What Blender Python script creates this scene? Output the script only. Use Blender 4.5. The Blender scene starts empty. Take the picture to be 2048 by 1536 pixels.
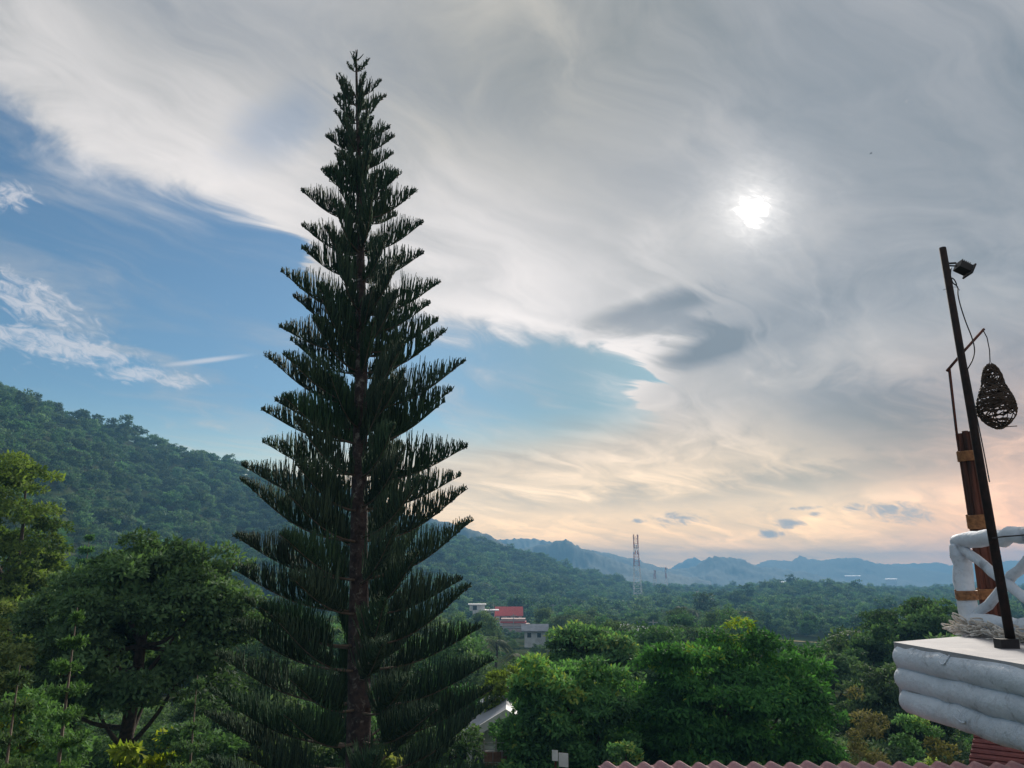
import bpy, math, random
import numpy as np
from mathutils import Vector, Matrix
R = math.radians
sc = bpy.context.scene
rng = np.random.default_rng(7)
random.seed(7)

# ------------------------------------------------------------------ camera
FPX, TH = 1547.0, math.atan(382 / 1547.0)          # focal length in photo pixels, upward pitch
EYE = Vector((0, 0, 10.0))
FWD = Vector((0, math.cos(TH), math.sin(TH)))
UP = Vector((0, -math.sin(TH), math.cos(TH)))
def ray(px, py):
    return Vector((1, 0, 0)) * ((px - 1024) / FPX) + UP * ((768 - py) / FPX) + FWD
def at_y(px, py, Y):
    d = ray(px, py); return EYE + d * (Y / d.y)
def at_z(px, py, z):
    d = ray(px, py); return EYE + d * ((z - EYE.z) / d.z)
def azel(px, py):
    d = ray(px, py).normalized()
    return math.degrees(math.atan2(d.x, d.y)), math.degrees(math.asin(d.z))
cam = bpy.data.cameras.new('camera')
cam.sensor_width = 36; cam.lens = 36 * FPX / 2048
cam.clip_start = 0.1; cam.clip_end = 30000
camo = bpy.data.objects.new('camera', cam); sc.collection.objects.link(camo)
camo.location = EYE; camo.rotation_euler = (R(90) + TH, 0, 0)
sc.camera = camo

# ------------------------------------------------------------------ world
SUN = ray(1505, 420).normalized()
SUN_EL = math.asin(SUN.z); SUN_AZ = math.atan2(SUN.x, SUN.y)
world = bpy.data.worlds.new('World'); sc.world = world; world.use_nodes = True
class NT:
    def __init__(s, t): s.t = t; s.n = t.nodes; s.l = t.links
    def new(s, ty, **kw):
        n = s.n.new(ty)
        for k, v in kw.items(): setattr(n, k, v)
        return n
    def put(s, sock, v):
        if isinstance(v, bpy.types.NodeSocket): s.l.new(v, sock)
        else:
            if sock.type == 'RGBA' and len(v) == 3: v = (*v, 1)
            sock.default_value = v
    def m(s, op, *a, clamp=False):
        n = s.new('ShaderNodeMath', operation=op, use_clamp=clamp)
        for i, v in enumerate(a): s.put(n.inputs[i], v)
        return n.outputs[0]
    def vm(s, op, *a):
        n = s.new('ShaderNodeVectorMath', operation=op)
        for i, v in enumerate(a): s.put(n.inputs[i], v)
        return n.outputs['Value'] if op in ('DOT_PRODUCT', 'LENGTH') else n.outputs[0]
    def ss(s, v, a, b, lo=0.0, hi=1.0):          # smoothstep
        n = s.new('ShaderNodeMapRange', interpolation_type='SMOOTHSTEP')
        for i, x in enumerate((v, a, b, lo, hi)): s.put(n.inputs[i], x)
        return n.outputs[0]
    def lin(s, v, a, b, lo=0.0, hi=1.0):
        n = s.new('ShaderNodeMapRange')
        for i, x in enumerate((v, a, b, lo, hi)): s.put(n.inputs[i], x)
        return n.outputs[0]
    def mix(s, f, a, b, blend='MIX'):
        n = s.new('ShaderNodeMix', data_type='RGBA', blend_type=blend)
        s.put(n.inputs[0], f); s.put(n.inputs[6], a); s.put(n.inputs[7], b)
        return n.outputs[2]
    def noise(s, vec, scale, detail=4, rough=0.5, dist=0.0):
        n = s.new('ShaderNodeTexNoise')
        s.put(n.inputs['Vector'], vec)
        for k, v in (('Scale', scale), ('Detail', detail), ('Roughness', rough), ('Distortion', dist)): n.inputs[k].default_value = v
        return n.outputs[0]
    def xyz(s, x, y, z):
        n = s.new('ShaderNodeCombineXYZ')
        for i, v in enumerate((x, y, z)): s.put(n.inputs[i], v)
        return n.outputs[0]
    def ramp(s, v, stops):
        n = s.new('ShaderNodeValToRGB'); s.put(n.inputs[0], v)
        e = n.color_ramp.elements
        while len(e) < len(stops): e.new(0.5)
        for i, (p, c) in enumerate(stops): e[i].position = p; e[i].color = (*c, 1)
        return n.outputs[0]
    def curve(s, v, pts):                          # value 0..1 -> 0..1 along points
        n = s.new('ShaderNodeFloatCurve'); s.put(n.inputs['Value'], v)
        c = n.mapping.curves[0]
        while len(c.points) < len(pts): c.points.new(0.5, 0.5)
        for p, (x, y) in zip(c.points, pts): p.location = (x, y); p.handle_type = 'AUTO_CLAMPED'
        n.mapping.update(); return n.outputs[0]

def build_world():
    T = NT(world.node_tree); T.n.clear()
    out = T.new('ShaderNodeOutputWorld'); bg = T.new('ShaderNodeBackground')
    T.l.new(bg.outputs[0], out.inputs[0])
    D = T.new('ShaderNodeTexCoord').outputs['Generated']
    sp = T.new('ShaderNodeSeparateXYZ'); T.l.new(D, sp.inputs[0])
    X, Y, Z = sp.outputs
    az = T.m('MULTIPLY', T.m('ARCTAN2', X, Y), 180 / math.pi)
    el = T.m('MULTIPLY', T.m('ARCSINE', Z), 180 / math.pi)
    # layer of cloud seen in perspective: streaky noise on a plane overhead
    zz = T.m('ADD', T.m('MAXIMUM', Z, 0.0), 0.16)
    cp = T.xyz(T.m('DIVIDE', X, zz), T.m('DIVIDE', Y, zz), 0.0)
    warp = T.noise(cp, 1.3, 3, 0.55)
    cpw = T.vm('ADD', cp, T.xyz(T.m('MULTIPLY', warp, 0.9), T.m('MULTIPLY', warp, 0.3), 3.7))
    n_big = T.noise(cpw, 1.05, 6, 0.55, 0.3)
    ca, sa = math.cos(R(42)), math.sin(R(42))                      # the high cloud is drawn out along this bearing
    spw = T.new('ShaderNodeSeparateXYZ'); T.l.new(cpw, spw.inputs[0])
    along = T.m('ADD', T.m('MULTIPLY', spw.outputs[0], sa * 1.0), T.m('MULTIPLY', spw.outputs[1], ca * 1.0))
    across = T.m('ADD', T.m('MULTIPLY', spw.outputs[0], ca * 2.6), T.m('MULTIPLY', spw.outputs[1], -sa * 2.6))
    svec = T.xyz(along, across, 1.3)
    n_str = T.noise(svec, 1.7, 8, 0.58, 0.6)
    n_fine = T.noise(cpw, 6.5, 5, 0.6, 0.4)
    c = lambda n: T.m('SUBTRACT', n, 0.5)
    azd = T.m('ADD', az, T.m('ADD', T.m('MULTIPLY', c(n_str), 13.0), T.m('MULTIPLY', c(n_fine), 3.0)))
    eld = T.m('ADD', el, T.m('ADD', T.m('MULTIPLY', c(n_str), 4.0), T.m('MULTIPLY', c(n_fine), 1.6)))
    def blob(px, py, rx, ry, rot=0.0, soft=0.6, raw=False):
        a0, e0 = azel(px, py); k = 57.3 / FPX
        u = T.m('SUBTRACT', az if raw else azd, a0); v = T.m('SUBTRACT', el if raw else eld, e0)
        cr, sr = math.cos(R(rot)), math.sin(R(rot))
        p = T.m('ADD', T.m('MULTIPLY', u, cr / (rx * k)), T.m('MULTIPLY', v, sr / (rx * k)))
        q = T.m('ADD', T.m('MULTIPLY', u, -sr / (ry * k)), T.m('MULTIPLY', v, cr / (ry * k)))
        d = T.m('SQRT', T.m('ADD', T.m('MULTIPLY', p, p), T.m('MULTIPLY', q, q)))
        return T.ss(d, 1 + soft, 1 - soft)
    # clear sky
    sky = T.new('ShaderNodeTexSky', sky_type='NISHITA', sun_disc=False)
    sky.sun_elevation = SUN_EL; sky.sun_rotation = SUN_AZ
    sky.altitude = 150; sky.air_density = 1.1; sky.dust_density = 0.6; sky.ozone_density = 1.6
    clear = T.mix(1.0, sky.outputs[0], (0.050, 0.067, 0.076), 'MULTIPLY')
    clear = T.mix(T.ss(az, -12, 8), clear, T.mix(1.0, clear, (0.58, 0.61, 0.58), 'MULTIPLY'))
    # openings in the cloud deck: elevation bounds as functions of azimuth
    A0, A1, E0, E1 = -60.0, 40.0, -5.0, 45.0
    fa = T.lin(azd, A0, A1)
    def bound(pts):
        q = [(((a - A0) / (A1 - A0)), ((e - E0) / (E1 - E0))) for a, e in (azel(*p) for p in pts)]
        return T.lin(T.curve(fa, sorted(q)), 0, 1, E0, E1)
    top = bound([(-500, 10), (-200, 70), (0, 160), (130, 250), (250, 310), (420, 375), (580, 440), (640, 560), (760, 610), (880, 640), (1050, 668), (1230, 690), (1300, 770), (1340, 850), (1420, 1000), (1700, 1150)])
    bot = bound([(-500, 1150), (0, 1130), (500, 1000), (700, 935), (900, 918), (1050, 905), (1180, 885), (1290, 850), (1345, 800), (1420, 760), (1700, 700)])
    gap = T.m('MULTIPLY', T.ss(T.m('SUBTRACT', top, eld), -0.6, 1.6), T.ss(T.m('SUBTRACT', eld, bot), -1.2, 3.0))
    veil = T.ss(n_str, 0.44, 0.80, 0.0, 0.55)                       # thin cirrus across the blue
    veil = T.m('ADD', veil, T.ss(el, 12, 3, 0, 0.45), clamp=True)
    gap = T.m('MULTIPLY', gap, T.m('SUBTRACT', 1.0, veil))
    gap = T.m('MAXIMUM', gap, T.m('MULTIPLY', blob(575, 250, 85, 48, 35, 0.8), 0.42))
    # cloud brightness
    t = T.m('ADD', 0.40, T.m('MULTIPLY', c(n_big), 0.55))
    t = T.m('ADD', t, T.m('ADD', T.m('MULTIPLY', c(n_str), 0.95), T.m('MULTIPLY', c(n_fine), 0.16)))
    def add(t, m, k): return T.m('ADD', t, T.m('MULTIPLY', m, k))
    t = add(t, blob(1010, 560, 330, 170, -20, 0.8), 0.34)
    t = add(t, blob(1270, 720, 130, 60, 45, 0.9), 0.42)
    t = add(t, blob(1010, 640, 260, 30, -8, 0.9), 0.30)
    t = add(t, blob(300, 300, 430, 90, -28, 0.9), 0.22)
    t = add(t, blob(560, 330, 160, 110, -30, 0.9), 0.22)
    t = add(t, blob(1480, 800, 330, 90, 12, 0.9), 0.22)
    t = add(t, blob(1420, 470, 120, 70, 20, 0.9), 0.16)
    t = add(t, blob(1320, 615, 110, 26, 12, 0.7), -0.55)
    t = add(t, blob(1345, 660, 75, 20, 0, 0.7), -0.45)
    t = add(t, blob(1420, 695, 90, 24, 16, 0.8), -0.42)
    t = add(t, blob(1560, 640, 150, 40, 18, 0.9), -0.18)
    t = add(t, blob(1740, 840, 190, 60, -20, 0.9), -0.24)
    t = add(t, blob(1500, 975, 420, 22, 4, 0.9), -0.22)
    t = add(t, blob(1750, 300, 620, 420, 0, 0.9), -0.20)
    t = add(t, blob(1050, 120, 420, 160, 0, 0.9), -0.10)
    t = add(t, T.ss(el, 14, 3), 0.14)
    cloud = T.ramp(t, [(0.0, (0.20, 0.235, 0.27)), (0.25, (0.33, 0.345, 0.37)), (0.5, (0.50, 0.49, 0.485)), (0.78, (0.74, 0.70, 0.68)), (1.0, (0.95, 0.88, 0.84))])
    # evening warmth low in the sky, stronger beneath the sun and away to its right
    warm = T.m('MULTIPLY', T.ss(el, 19, 3), T.ss(az, -22, 14, 0.35, 1.0))
    cloud = T.mix(T.m('MULTIPLY', warm, 0.92), cloud, T.mix(1.0, cloud, (1.22, 1.05, 0.85), 'MULTIPLY'))
    cloud = T.mix(T.m('MULTIPLY', T.m('MULTIPLY', T.ss(el, 18, 7), T.ss(az, 20, 36)), 0.75), cloud, T.mix(1.0, cloud, (1.12, 0.80, 0.74), 'MULTIPLY'))
    cloud = T.mix(T.m('MULTIPLY', blob(1090, 60, 330, 200, 0, 0.9), 0.6), cloud, T.mix(1.0, cloud, (1.03, 0.98, 0.84), 'MULTIPLY'))
    col = T.mix(gap, cloud, clear)
    col = T.mix(T.m('MULTIPLY', T.ss(el, 13, 0.5), T.ss(az, -60, 0, 0.5, 1)), col, T.mix(1.0, col, (2.9, 2.32, 1.50), 'MULTIPLY'))
    col = T.mix(T.ss(el, 5.5, 0.5), col, T.mix(1.0, col, (1.9, 1.5, 0.82), 'MULTIPLY'))   # bright band of clear evening light behind the valley haze
    # small clouds: white wisps over the blue, dark scraps by the horizon
    n_puff = T.noise(T.xyz(T.m('MULTIPLY', az, 1.0), T.m('ADD', T.m('MULTIPLY', el, 2.0), T.m('MULTIPLY', az, 0.5)), 5.0), 0.75, 8, 0.66, 0.9)
    def puff(px, py, rx, ry, rot=0.0):
        b = blob(px, py, rx, ry, rot, 0.85, raw=True)
        return T.ss(T.m('ADD', b, T.m('MULTIPLY', c(n_puff), 2.6)), 0.40, 1.25)
    wisps = [puff(60, 600, 115, 38, -16), puff(110, 690, 150, 28, -4), puff(275, 748, 62, 16, 6), puff(20, 395, 45, 26), puff(252, 712, 14, 12), puff(365, 762, 50, 14)]
    w = wisps[0]
    for x in wisps[1:]: w = T.m('MAXIMUM', w, x)
    w = T.m('MAXIMUM', w, T.m('MULTIPLY', blob(413, 721, 58, 4.0, 13, 0.8, raw=True), 0.9))   # vapour trail
    col = T.mix(T.m('MULTIPLY', w, 0.62), col, (0.78, 0.74, 0.74))
    scr = [puff(1352, 1038, 62, 15), puff(1790, 1022, 56, 20, -10), puff(1575, 1046, 32, 10), puff(1545, 1068, 28, 9), puff(1608, 1016, 30, 5), puff(1712, 1014, 22, 9), puff(1632, 1028, 14, 5), puff(1280, 1042, 22, 5)]
    s_ = scr[0]
    for x in scr[1:]: s_ = T.m('MAXIMUM', s_, x)
    col = T.mix(T.m('MULTIPLY', s_, 0.95), col, (0.62, 0.54, 0.46))
    # the sun behind thin cloud
    sd = T.m('MULTIPLY', T.m('ARCCOSINE', T.m('MINIMUM', T.vm('DOT_PRODUCT', D, tuple(SUN)), 1.0)), 180 / math.pi)
    sdn = T.m('ADD', sd, T.m('MULTIPLY', c(n_puff), 2.6))
    g1 = T.m('MULTIPLY', T.m('EXPONENT', T.m('MULTIPLY', sdn, -0.72)), 0.95)
    g2 = T.m('MULTIPLY', T.m('EXPONENT', T.m('MULTIPLY', sd, -0.13)), 0.10)
    g3 = T.ss(sdn, 1.15, 0.3, 0, 1.4)
    glow = T.m('ADD', T.m('ADD', g1, g2), g3)
    col = T.mix(1.0, col, T.mix(1.0, (1.0, 0.93, 0.86), T.xyz(glow, glow, glow), 'MULTIPLY'), 'ADD')
    # below the horizon: plain earth
    col = T.mix(T.ss(el, -0.5, -3.0), col, (0.10, 0.12, 0.12))
    T.put(bg.inputs[0], col); bg.inputs[1].default_value = 0.86
build_world()
world.cycles.sampling_method = 'MANUAL'; world.cycles.sample_map_resolution = 1024

sun = bpy.data.lights.new('sun', 'SUN'); sun.energy = 4.2; sun.angle = R(8); sun.color = (1.0, 0.92, 0.82)
suno = bpy.data.objects.new('sun', sun); sc.collection.objects.link(suno)
suno.rotation_euler = (-SUN).to_track_quat('-Z', 'Y').to_euler(); suno.location = (40, 60, 60)

vs = sc.view_settings
vs.view_transform = 'Standard'; vs.look = 'None'; vs.exposure = 0.4; vs.gamma = 1.0; vs.use_curve_mapping = False
sc.render.engine = 'CYCLES'
cy = sc.cycles
cy.use_denoising = True; cy.max_bounces = 5; cy.diffuse_bounces = 3; cy.glossy_bounces = 1; cy.transmission_bounces = 2
cy.volume_bounces = 0; cy.transparent_max_bounces = 8; cy.sample_clamp_indirect = 4.0
cy.use_adaptive_sampling = True; cy.adaptive_threshold = 0.01

# ------------------------------------------------------------------ helpers
COL = sc.collection.objects
def tag(o, label=None, cat=None, group=None, kind=None):
    if label: o['label'] = label
    if cat: o['category'] = cat
    if group: o['group'] = group
    if kind: o['kind'] = kind
    return o
def empty(name, loc=(0, 0, 0)):
    o = bpy.data.objects.new(name, None); o.empty_display_size = 0.3
    o.location = loc; COL.link(o); return o
def np_mesh(name, V, F, mats, smooth=False, tint=None, mi=None):
    """V n x 3, F list of index arrays (m x 3 or m x 4)."""
    me = bpy.data.meshes.new(name)
    V = np.asarray(V, dtype=np.float32); F = [np.asarray(f, dtype=np.int32) for f in F if len(f)]
    loops = np.concatenate([f.ravel() for f in F]); n = sum(len(f) for f in F)
    tot = np.concatenate([np.full(len(f), f.shape[1], dtype=np.int32) for f in F])
    start = np.concatenate([[0], np.cumsum(tot)[:-1]]).astype(np.int32)
    me.vertices.add(len(V)); me.vertices.foreach_set('co', V.ravel())
    me.loops.add(len(loops)); me.loops.foreach_set('vertex_index', loops)
    me.polygons.add(n); me.polygons.foreach_set('loop_start', start); me.polygons.foreach_set('loop_total', tot)
    for m in (mats if isinstance(mats, (list, tuple)) else [mats]): me.materials.append(m)
    if mi is not None: me.polygons.foreach_set('material_index', np.asarray(mi, dtype=np.int32))
    me.update(calc_edges=True)
    if smooth: me.polygons.foreach_set('use_smooth', np.ones(n, dtype=bool))
    if tint is not None:
        a = me.attributes.new('tint', 'FLOAT', 'FACE'); a.data.foreach_set('value', np.asarray(tint, dtype=np.float32))
    return me
def ob(name, me, parent=None, loc=None):
    o = bpy.data.objects.new(name, me); COL.link(o)
    if parent: o.parent = parent
    if loc is not None: o.location = loc
    return o
class MB:
    def __init__(s): s.v = []; s.f = []; s.n = 0
    def raw(s, v, f):
        v = np.asarray(v, dtype=float)
        for q in f: s.f.append([i + s.n for i in q])
        s.v.append(v); s.n += len(v)
    def box(s, c, d, M=None):
        v = np.array([[x, y, z] for z in (-.5, .5) for y in (-.5, .5) for x in (-.5, .5)]) * np.array(d)
        if M is not None: v = v @ np.array(M.to_3x3()).T
        s.raw(v + np.array(c), [(0, 2, 3, 1), (4, 5, 7, 6), (0, 1, 5, 4), (2, 6, 7, 3), (0, 4, 6, 2), (1, 3, 7, 5)])
    def tube(s, pts, rad, n=8, cap=True, jit=0.0):
        V, F = tube_arr(pts, rad, n, cap, jit); s.raw(V, F)
    def prism(s, poly, a, b):
        """polygon in (y,z) or 3-D list extruded from offset a to b (vectors)."""
        poly = [Vector(p) for p in poly]; k = len(poly)
        v = [tuple(p + Vector(a)) for p in poly] + [tuple(p + Vector(b)) for p in poly]
        s.raw(v, [tuple(range(k))[::-1], tuple(range(k, 2 * k))] + [(i, (i + 1) % k, k + (i + 1) % k, k + i) for i in range(k)])
    def mesh(s, name, mats, smooth=False):
        V = np.concatenate(s.v); by = {}
        me = bpy.data.meshes.new(name); me.from_pydata(V.tolist(), [], s.f)
        for m in (mats if isinstance(mats, (list, tuple)) else [mats]): me.materials.append(m)
        if smooth: me.polygons.foreach_set('use_smooth', np.ones(len(me.polygons), dtype=bool))
        return me
    def build(s, name, mats, parent=None, smooth=False, loc=None): return ob(name, s.mesh(name, mats, smooth), parent, loc)
def frames(P):
    T = np.gradient(P, axis=0); T /= np.linalg.norm(T, axis=1)[:, None] + 1e-9
    ref = np.array([0, 0, 1.0]) if abs(T[:, 2]).mean() < 0.8 else np.array([1.0, 0, 0])
    A = np.cross(T, ref); A /= np.linalg.norm(A, axis=1)[:, None] + 1e-9
    return T, A, np.cross(T, A)
def tube_arr(pts, rad, n=8, cap=True, jit=0.0):
    P = np.array([tuple(p) for p in pts], dtype=float); k = len(P)
    r = np.full(k, rad, dtype=float) if np.isscalar(rad) else np.interp(np.linspace(0, 1, k), np.linspace(0, 1, len(rad)), rad)
    T, A, B = frames(P); an = np.arange(n) * 2 * math.pi / n
    rr = r[:, None] * (1 + jit * rng.uniform(-1, 1, (k, n)))
    V = P[:, None, :] + rr[..., None] * (np.cos(an)[None, :, None] * A[:, None, :] + np.sin(an)[None, :, None] * B[:, None, :])
    F = [(i * n + j, i * n + (j + 1) % n, (i + 1) * n + (j + 1) % n, (i + 1) * n + j) for i in range(k - 1) for j in range(n)]
    if cap: F += [tuple(range(n))[::-1], tuple((k - 1) * n + j for j in range(n))]
    return V.reshape(-1, 3), F
def smooth_path(pts, k=6):
    P = np.array([tuple(p) for p in pts], dtype=float); n = len(P)
    out = []
    for i in range(n - 1):
        p0, p1, p2, p3 = P[max(i - 1, 0)], P[i], P[i + 1], P[min(i + 2, n - 1)]
        for t in np.linspace(0, 1, k, endpoint=False):
            out.append(0.5 * (2 * p1 + (p2 - p0) * t + (2 * p0 - 5 * p1 + 4 * p2 - p3) * t * t + (3 * p1 - p0 - 3 * p2 + p3) * t ** 3))
    out.append(P[-1]); return np.array(out)
def copy_tree(o, parent=None):
    c = o.copy(); COL.link(c); c.parent = parent
    for ch in o.children: copy_tree(ch, c)
    return c
# value noise for geometry
_P = np.random.default_rng(3).random((256, 256))
def vnoise(x, y):
    xi = np.floor(x).astype(int); yi = np.floor(y).astype(int); fx = x - xi; fy = y - yi
    fx = fx * fx * (3 - 2 * fx); fy = fy * fy * (3 - 2 * fy)
    g = lambda a, b: _P[a & 255, b & 255]
    return (g(xi, yi) * (1 - fx) + g(xi + 1, yi) * fx) * (1 - fy) + (g(xi, yi + 1) * (1 - fx) + g(xi + 1, yi + 1) * fx) * fy
def fbm(x, y, o=4):
    s = 0; a = 0.5
    for i in range(o): s = s + a * vnoise(x * 2 ** i + 17 * i, y * 2 ** i + 31 * i); a *= 0.5
    return s

# ------------------------------------------------------------------ materials
def mat(name, col, rough=0.8, col2=None, scale=4.0, detail=6, bump=0.0, bscale=None, metal=0.0, spec=0.3, lo=0.35, hi=0.65, dirt=None, dscale=1.0, stretch=None):
    m = bpy.data.materials.new(name); m.use_nodes = True; T = NT(m.node_tree)
    b = T.n['Principled BSDF']; b.inputs['Roughness'].default_value = rough; b.inputs['Metallic'].default_value = metal
    b.inputs['Specular IOR Level'].default_value = spec
    vec = T.new('ShaderNodeTexCoord').outputs['Object']
    if stretch:
        mp = T.new('ShaderNodeMapping'); T.l.new(vec, mp.inputs[0]); mp.inputs['Scale'].default_value = stretch; vec = mp.outputs[0]
    n = T.noise(vec, scale, detail, 0.6)
    c = T.mix(T.ss(n, lo, hi), col, col2 or tuple(x * 0.8 for x in col))
    if dirt:
        c = T.mix(T.ss(T.noise(vec, dscale, 8, 0.7, 0.4), 0.52, 0.70), c, dirt)
    T.put(b.inputs['Base Color'], c)
    if bump:
        bn = T.new('ShaderNodeBump'); bn.inputs['Strength'].default_value = bump; bn.inputs['Distance'].default_value = 0.02
        T.put(bn.inputs['Height'], T.noise(vec, bscale or scale * 3, 6, 0.65)); T.l.new(bn.outputs[0], b.inputs['Normal'])
    return m
def leaf_mat(name, dark, light, trans=0.35, vary=0.25, hue=0.03, rough=0.55, bright=None):
    """tint 0..1 runs from old leaves to young ones; bright: flower or fresh-shoot colour at the top of the range."""
    m = bpy.data.materials.new(name); m.use_nodes = True; T = NT(m.node_tree)
    b = T.n['Principled BSDF']; out = T.n['Material Output']
    at = T.new('ShaderNodeAttribute', attribute_name='tint').outputs['Fac']
    stops = [(0.0, dark), (0.8, light)] + ([(1.0, bright)] if bright else [])
    c = T.ramp(at, stops)
    oi = T.new('ShaderNodeObjectInfo')
    rn = oi.outputs['Random']
    hs = T.new('ShaderNodeHueSaturation'); T.put(hs.inputs['Color'], c)
    T.put(hs.inputs['Value'], T.lin(rn, 0, 1, 1 - vary, 1 + vary))
    r2 = T.m('FRACT', T.m('MULTIPLY', rn, 37.7))
    T.put(hs.inputs['Hue'], T.lin(r2, 0, 1, 0.5 - hue, 0.5 + hue)); T.put(hs.inputs['Saturation'], T.lin(T.m('FRACT', T.m('MULTIPLY', rn, 91.3)), 0, 1, 0.75, 1.1))
    T.put(b.inputs['Base Color'], hs.outputs[0]); b.inputs['Roughness'].default_value = 0.75; b.inputs['Specular IOR Level'].default_value = 0.12
    tr = T.new('ShaderNodeBsdfTranslucent'); T.put(tr.inputs[0], T.mix(1.0, hs.outputs[0], (1.25, 1.3, 0.7), 'MULTIPLY'))
    mx = T.new('ShaderNodeMixShader'); mx.inputs[0].default_value = trans
    T.l.new(b.outputs[0], mx.inputs[1]); T.l.new(tr.outputs[0], mx.inputs[2]); T.l.new(mx.outputs[0], out.inputs[0])
    return m
M = {}
M['bark'] = mat('bark', (0.10, 0.075, 0.055), 0.9, (0.045, 0.035, 0.03), 9, bump=0.6)
M['bark_pine'] = mat('bark_pine', (0.075, 0.052, 0.046), 0.9, (0.03, 0.022, 0.022), 7, bump=0.9, bscale=14, dirt=(0.24, 0.22, 0.19), dscale=5)
M['limb_pine'] = mat('limb_pine', (0.17, 0.13, 0.10), 0.85, (0.09, 0.07, 0.05), 6)
M['ground'] = mat('ground', (0.040, 0.065, 0.028), 0.95, (0.055, 0.062, 0.032), 0.08, detail=9, spec=0.0)
M['hill_far'] = mat('hill_far', (0.035, 0.06, 0.032), 0.95, (0.014, 0.028, 0.016), 0.05, detail=6, lo=0.4, hi=0.6)
M['lf_mid'] = leaf_mat('lf_mid', (0.034, 0.080, 0.036), (0.115, 0.225, 0.085), vary=0.4, hue=0.03)
M['lf_far'] = leaf_mat('lf_far', (0.030, 0.080, 0.048), (0.105, 0.205, 0.105), vary=0.45, hue=0.03)  # hillside haze is partly put into these bluish leaf colours
M['lf_bright'] = leaf_mat('lf_bright', (0.028, 0.090, 0.036), (0.125, 0.33, 0.085), trans=0.4, bright=(0.30, 0.38, 0.05), vary=0.12, hue=0.01)
M['lf_dark'] = leaf_mat('lf_dark', (0.034, 0.074, 0.036), (0.115, 0.225, 0.085), vary=0.15, hue=0.015)
M['lf_vine'] = leaf_mat('lf_vine', (0.055, 0.105, 0.026), (0.22, 0.31, 0.070), trans=0.4, vary=0.15, hue=0.015)
M['lf_olive'] = leaf_mat('lf_olive', (0.075, 0.085, 0.03), (0.21, 0.20, 0.075), vary=0.15, hue=0.02)
M['lf_pine'] = leaf_mat('lf_pine', (0.023, 0.048, 0.029), (0.068, 0.130, 0.064), trans=0.08, vary=0.2, hue=0.015, rough=0.6)
M['lf_palm'] = leaf_mat('lf_palm', (0.045, 0.065, 0.04), (0.12, 0.16, 0.085), vary=0.2)
M['lf_yellow'] = leaf_mat('lf_yellow', (0.10, 0.17, 0.025), (0.34, 0.38, 0.06), trans=0.5, vary=0.1, hue=0.01)

# ------------------------------------------------------------------ terrain
def prof(pts):
    q = sorted((R(a), math.tan(R(e))) for a, e in (azel(*p) for p in pts))
    return np.array([p[0] for p in q]), np.array([p[1] for p in q])
BR = [0, 20, 40, 80, 150, 300, 450, 800, 1500, 3000, 7000]
BZ = [-9, -9, -9.3, -11, -15, -21, -23, -22, -30, -42, -46]
H1 = prof([(-3000, 760), (-900, 720), (-400, 720), (0, 768), (100, 816), (200, 846), (280, 872), (350, 896), (420, 914), (500, 936), (600, 960), (700, 985), (800, 1032), (900, 1076), (1000, 1096), (1083, 1116), (1144, 1144), (1242, 1166), (1320, 1190)])
LOW = prof([(1250, 1200), (1440, 1190), (1494, 1182), (1542, 1173), (1588, 1169), (1663, 1170), (1724, 1179), (1769, 1190), (1850, 1215)])
def ground_z(x, y):
    x = np.asarray(x, float); y = np.asarray(y, float)
    r = np.hypot(x, y); az = np.arctan2(x, y)
    z = np.interp(r, BR, BZ) + (fbm(x / 60 + 9, y / 60 + 4, 3) - 0.45) * np.clip(r / 60 - 0.6, 0, 6)
    te = np.interp(az, *H1); rc = np.interp(az, [R(-70), R(-34), R(-18), R(0), R(10)], [360, 420, 560, 800, 900])
    rf = np.interp(az, [R(-70), R(-34), R(-22), R(-5), R(10)], [60, 75, 170, 330, 450])
    fade = np.clip((az - R(-120)) / R(30), 0, 1) * np.clip((R(12) - az) / R(4), 0, 1)
    t = np.clip((r - rf) / (rc - rf), 0, 1); s = t ** 1.25 * (1 - 0.0 * t)
    back = np.clip(1 - (r - rc) / 500, 0, 1); back = back * back * (3 - 2 * back)
    zc = rc * te - 4.5
    gully = (fbm(az * 9 + 5, r / 260, 3) - 0.45) * 34 * np.sin(np.pi * np.clip(t, 0, 1)) 
    z = z + fade * np.where(r < rc, s, back) * np.maximum(zc - z + 0, 0) + fade * gully
    tl = np.interp(az, *LOW); inl = np.clip((az - R(5)) / R(5), 0, 1) * np.clip((R(32) - az) / R(4), 0, 1)
    bump = np.exp(-((r - 700) / 190) ** 2)
    z = z + inl * bump * np.maximum(700 * tl - 6 + 21.5, 0)
    return z + 10.0
def build_terrain():
    azs = np.concatenate([np.linspace(-180, -46, 40), np.linspace(-45, 45, 361), np.linspace(46, 180, 40)])
    rs = np.concatenate([[0.5], np.geomspace(6, 4700, 180)])
    A, Rr = np.meshgrid(np.radians(azs), rs)
    Xx = np.sin(A) * Rr; Yy = np.cos(A) * Rr
    V = np.stack([Xx, Yy, ground_z(Xx, Yy)], -1).reshape(-1, 3)
    n = len(azs); k = len(rs)
    i = np.arange(k - 1)[:, None] * n + np.arange(n - 1)[None, :]
    F = np.stack([i, i + 1, i + n + 1, i + n], -1).reshape(-1, 4)[:, ::-1]
    me = np_mesh('ground', V, [F], M['ground'], smooth=True)
    tag(ob('ground', me), kind='structure')
build_terrain()
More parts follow.
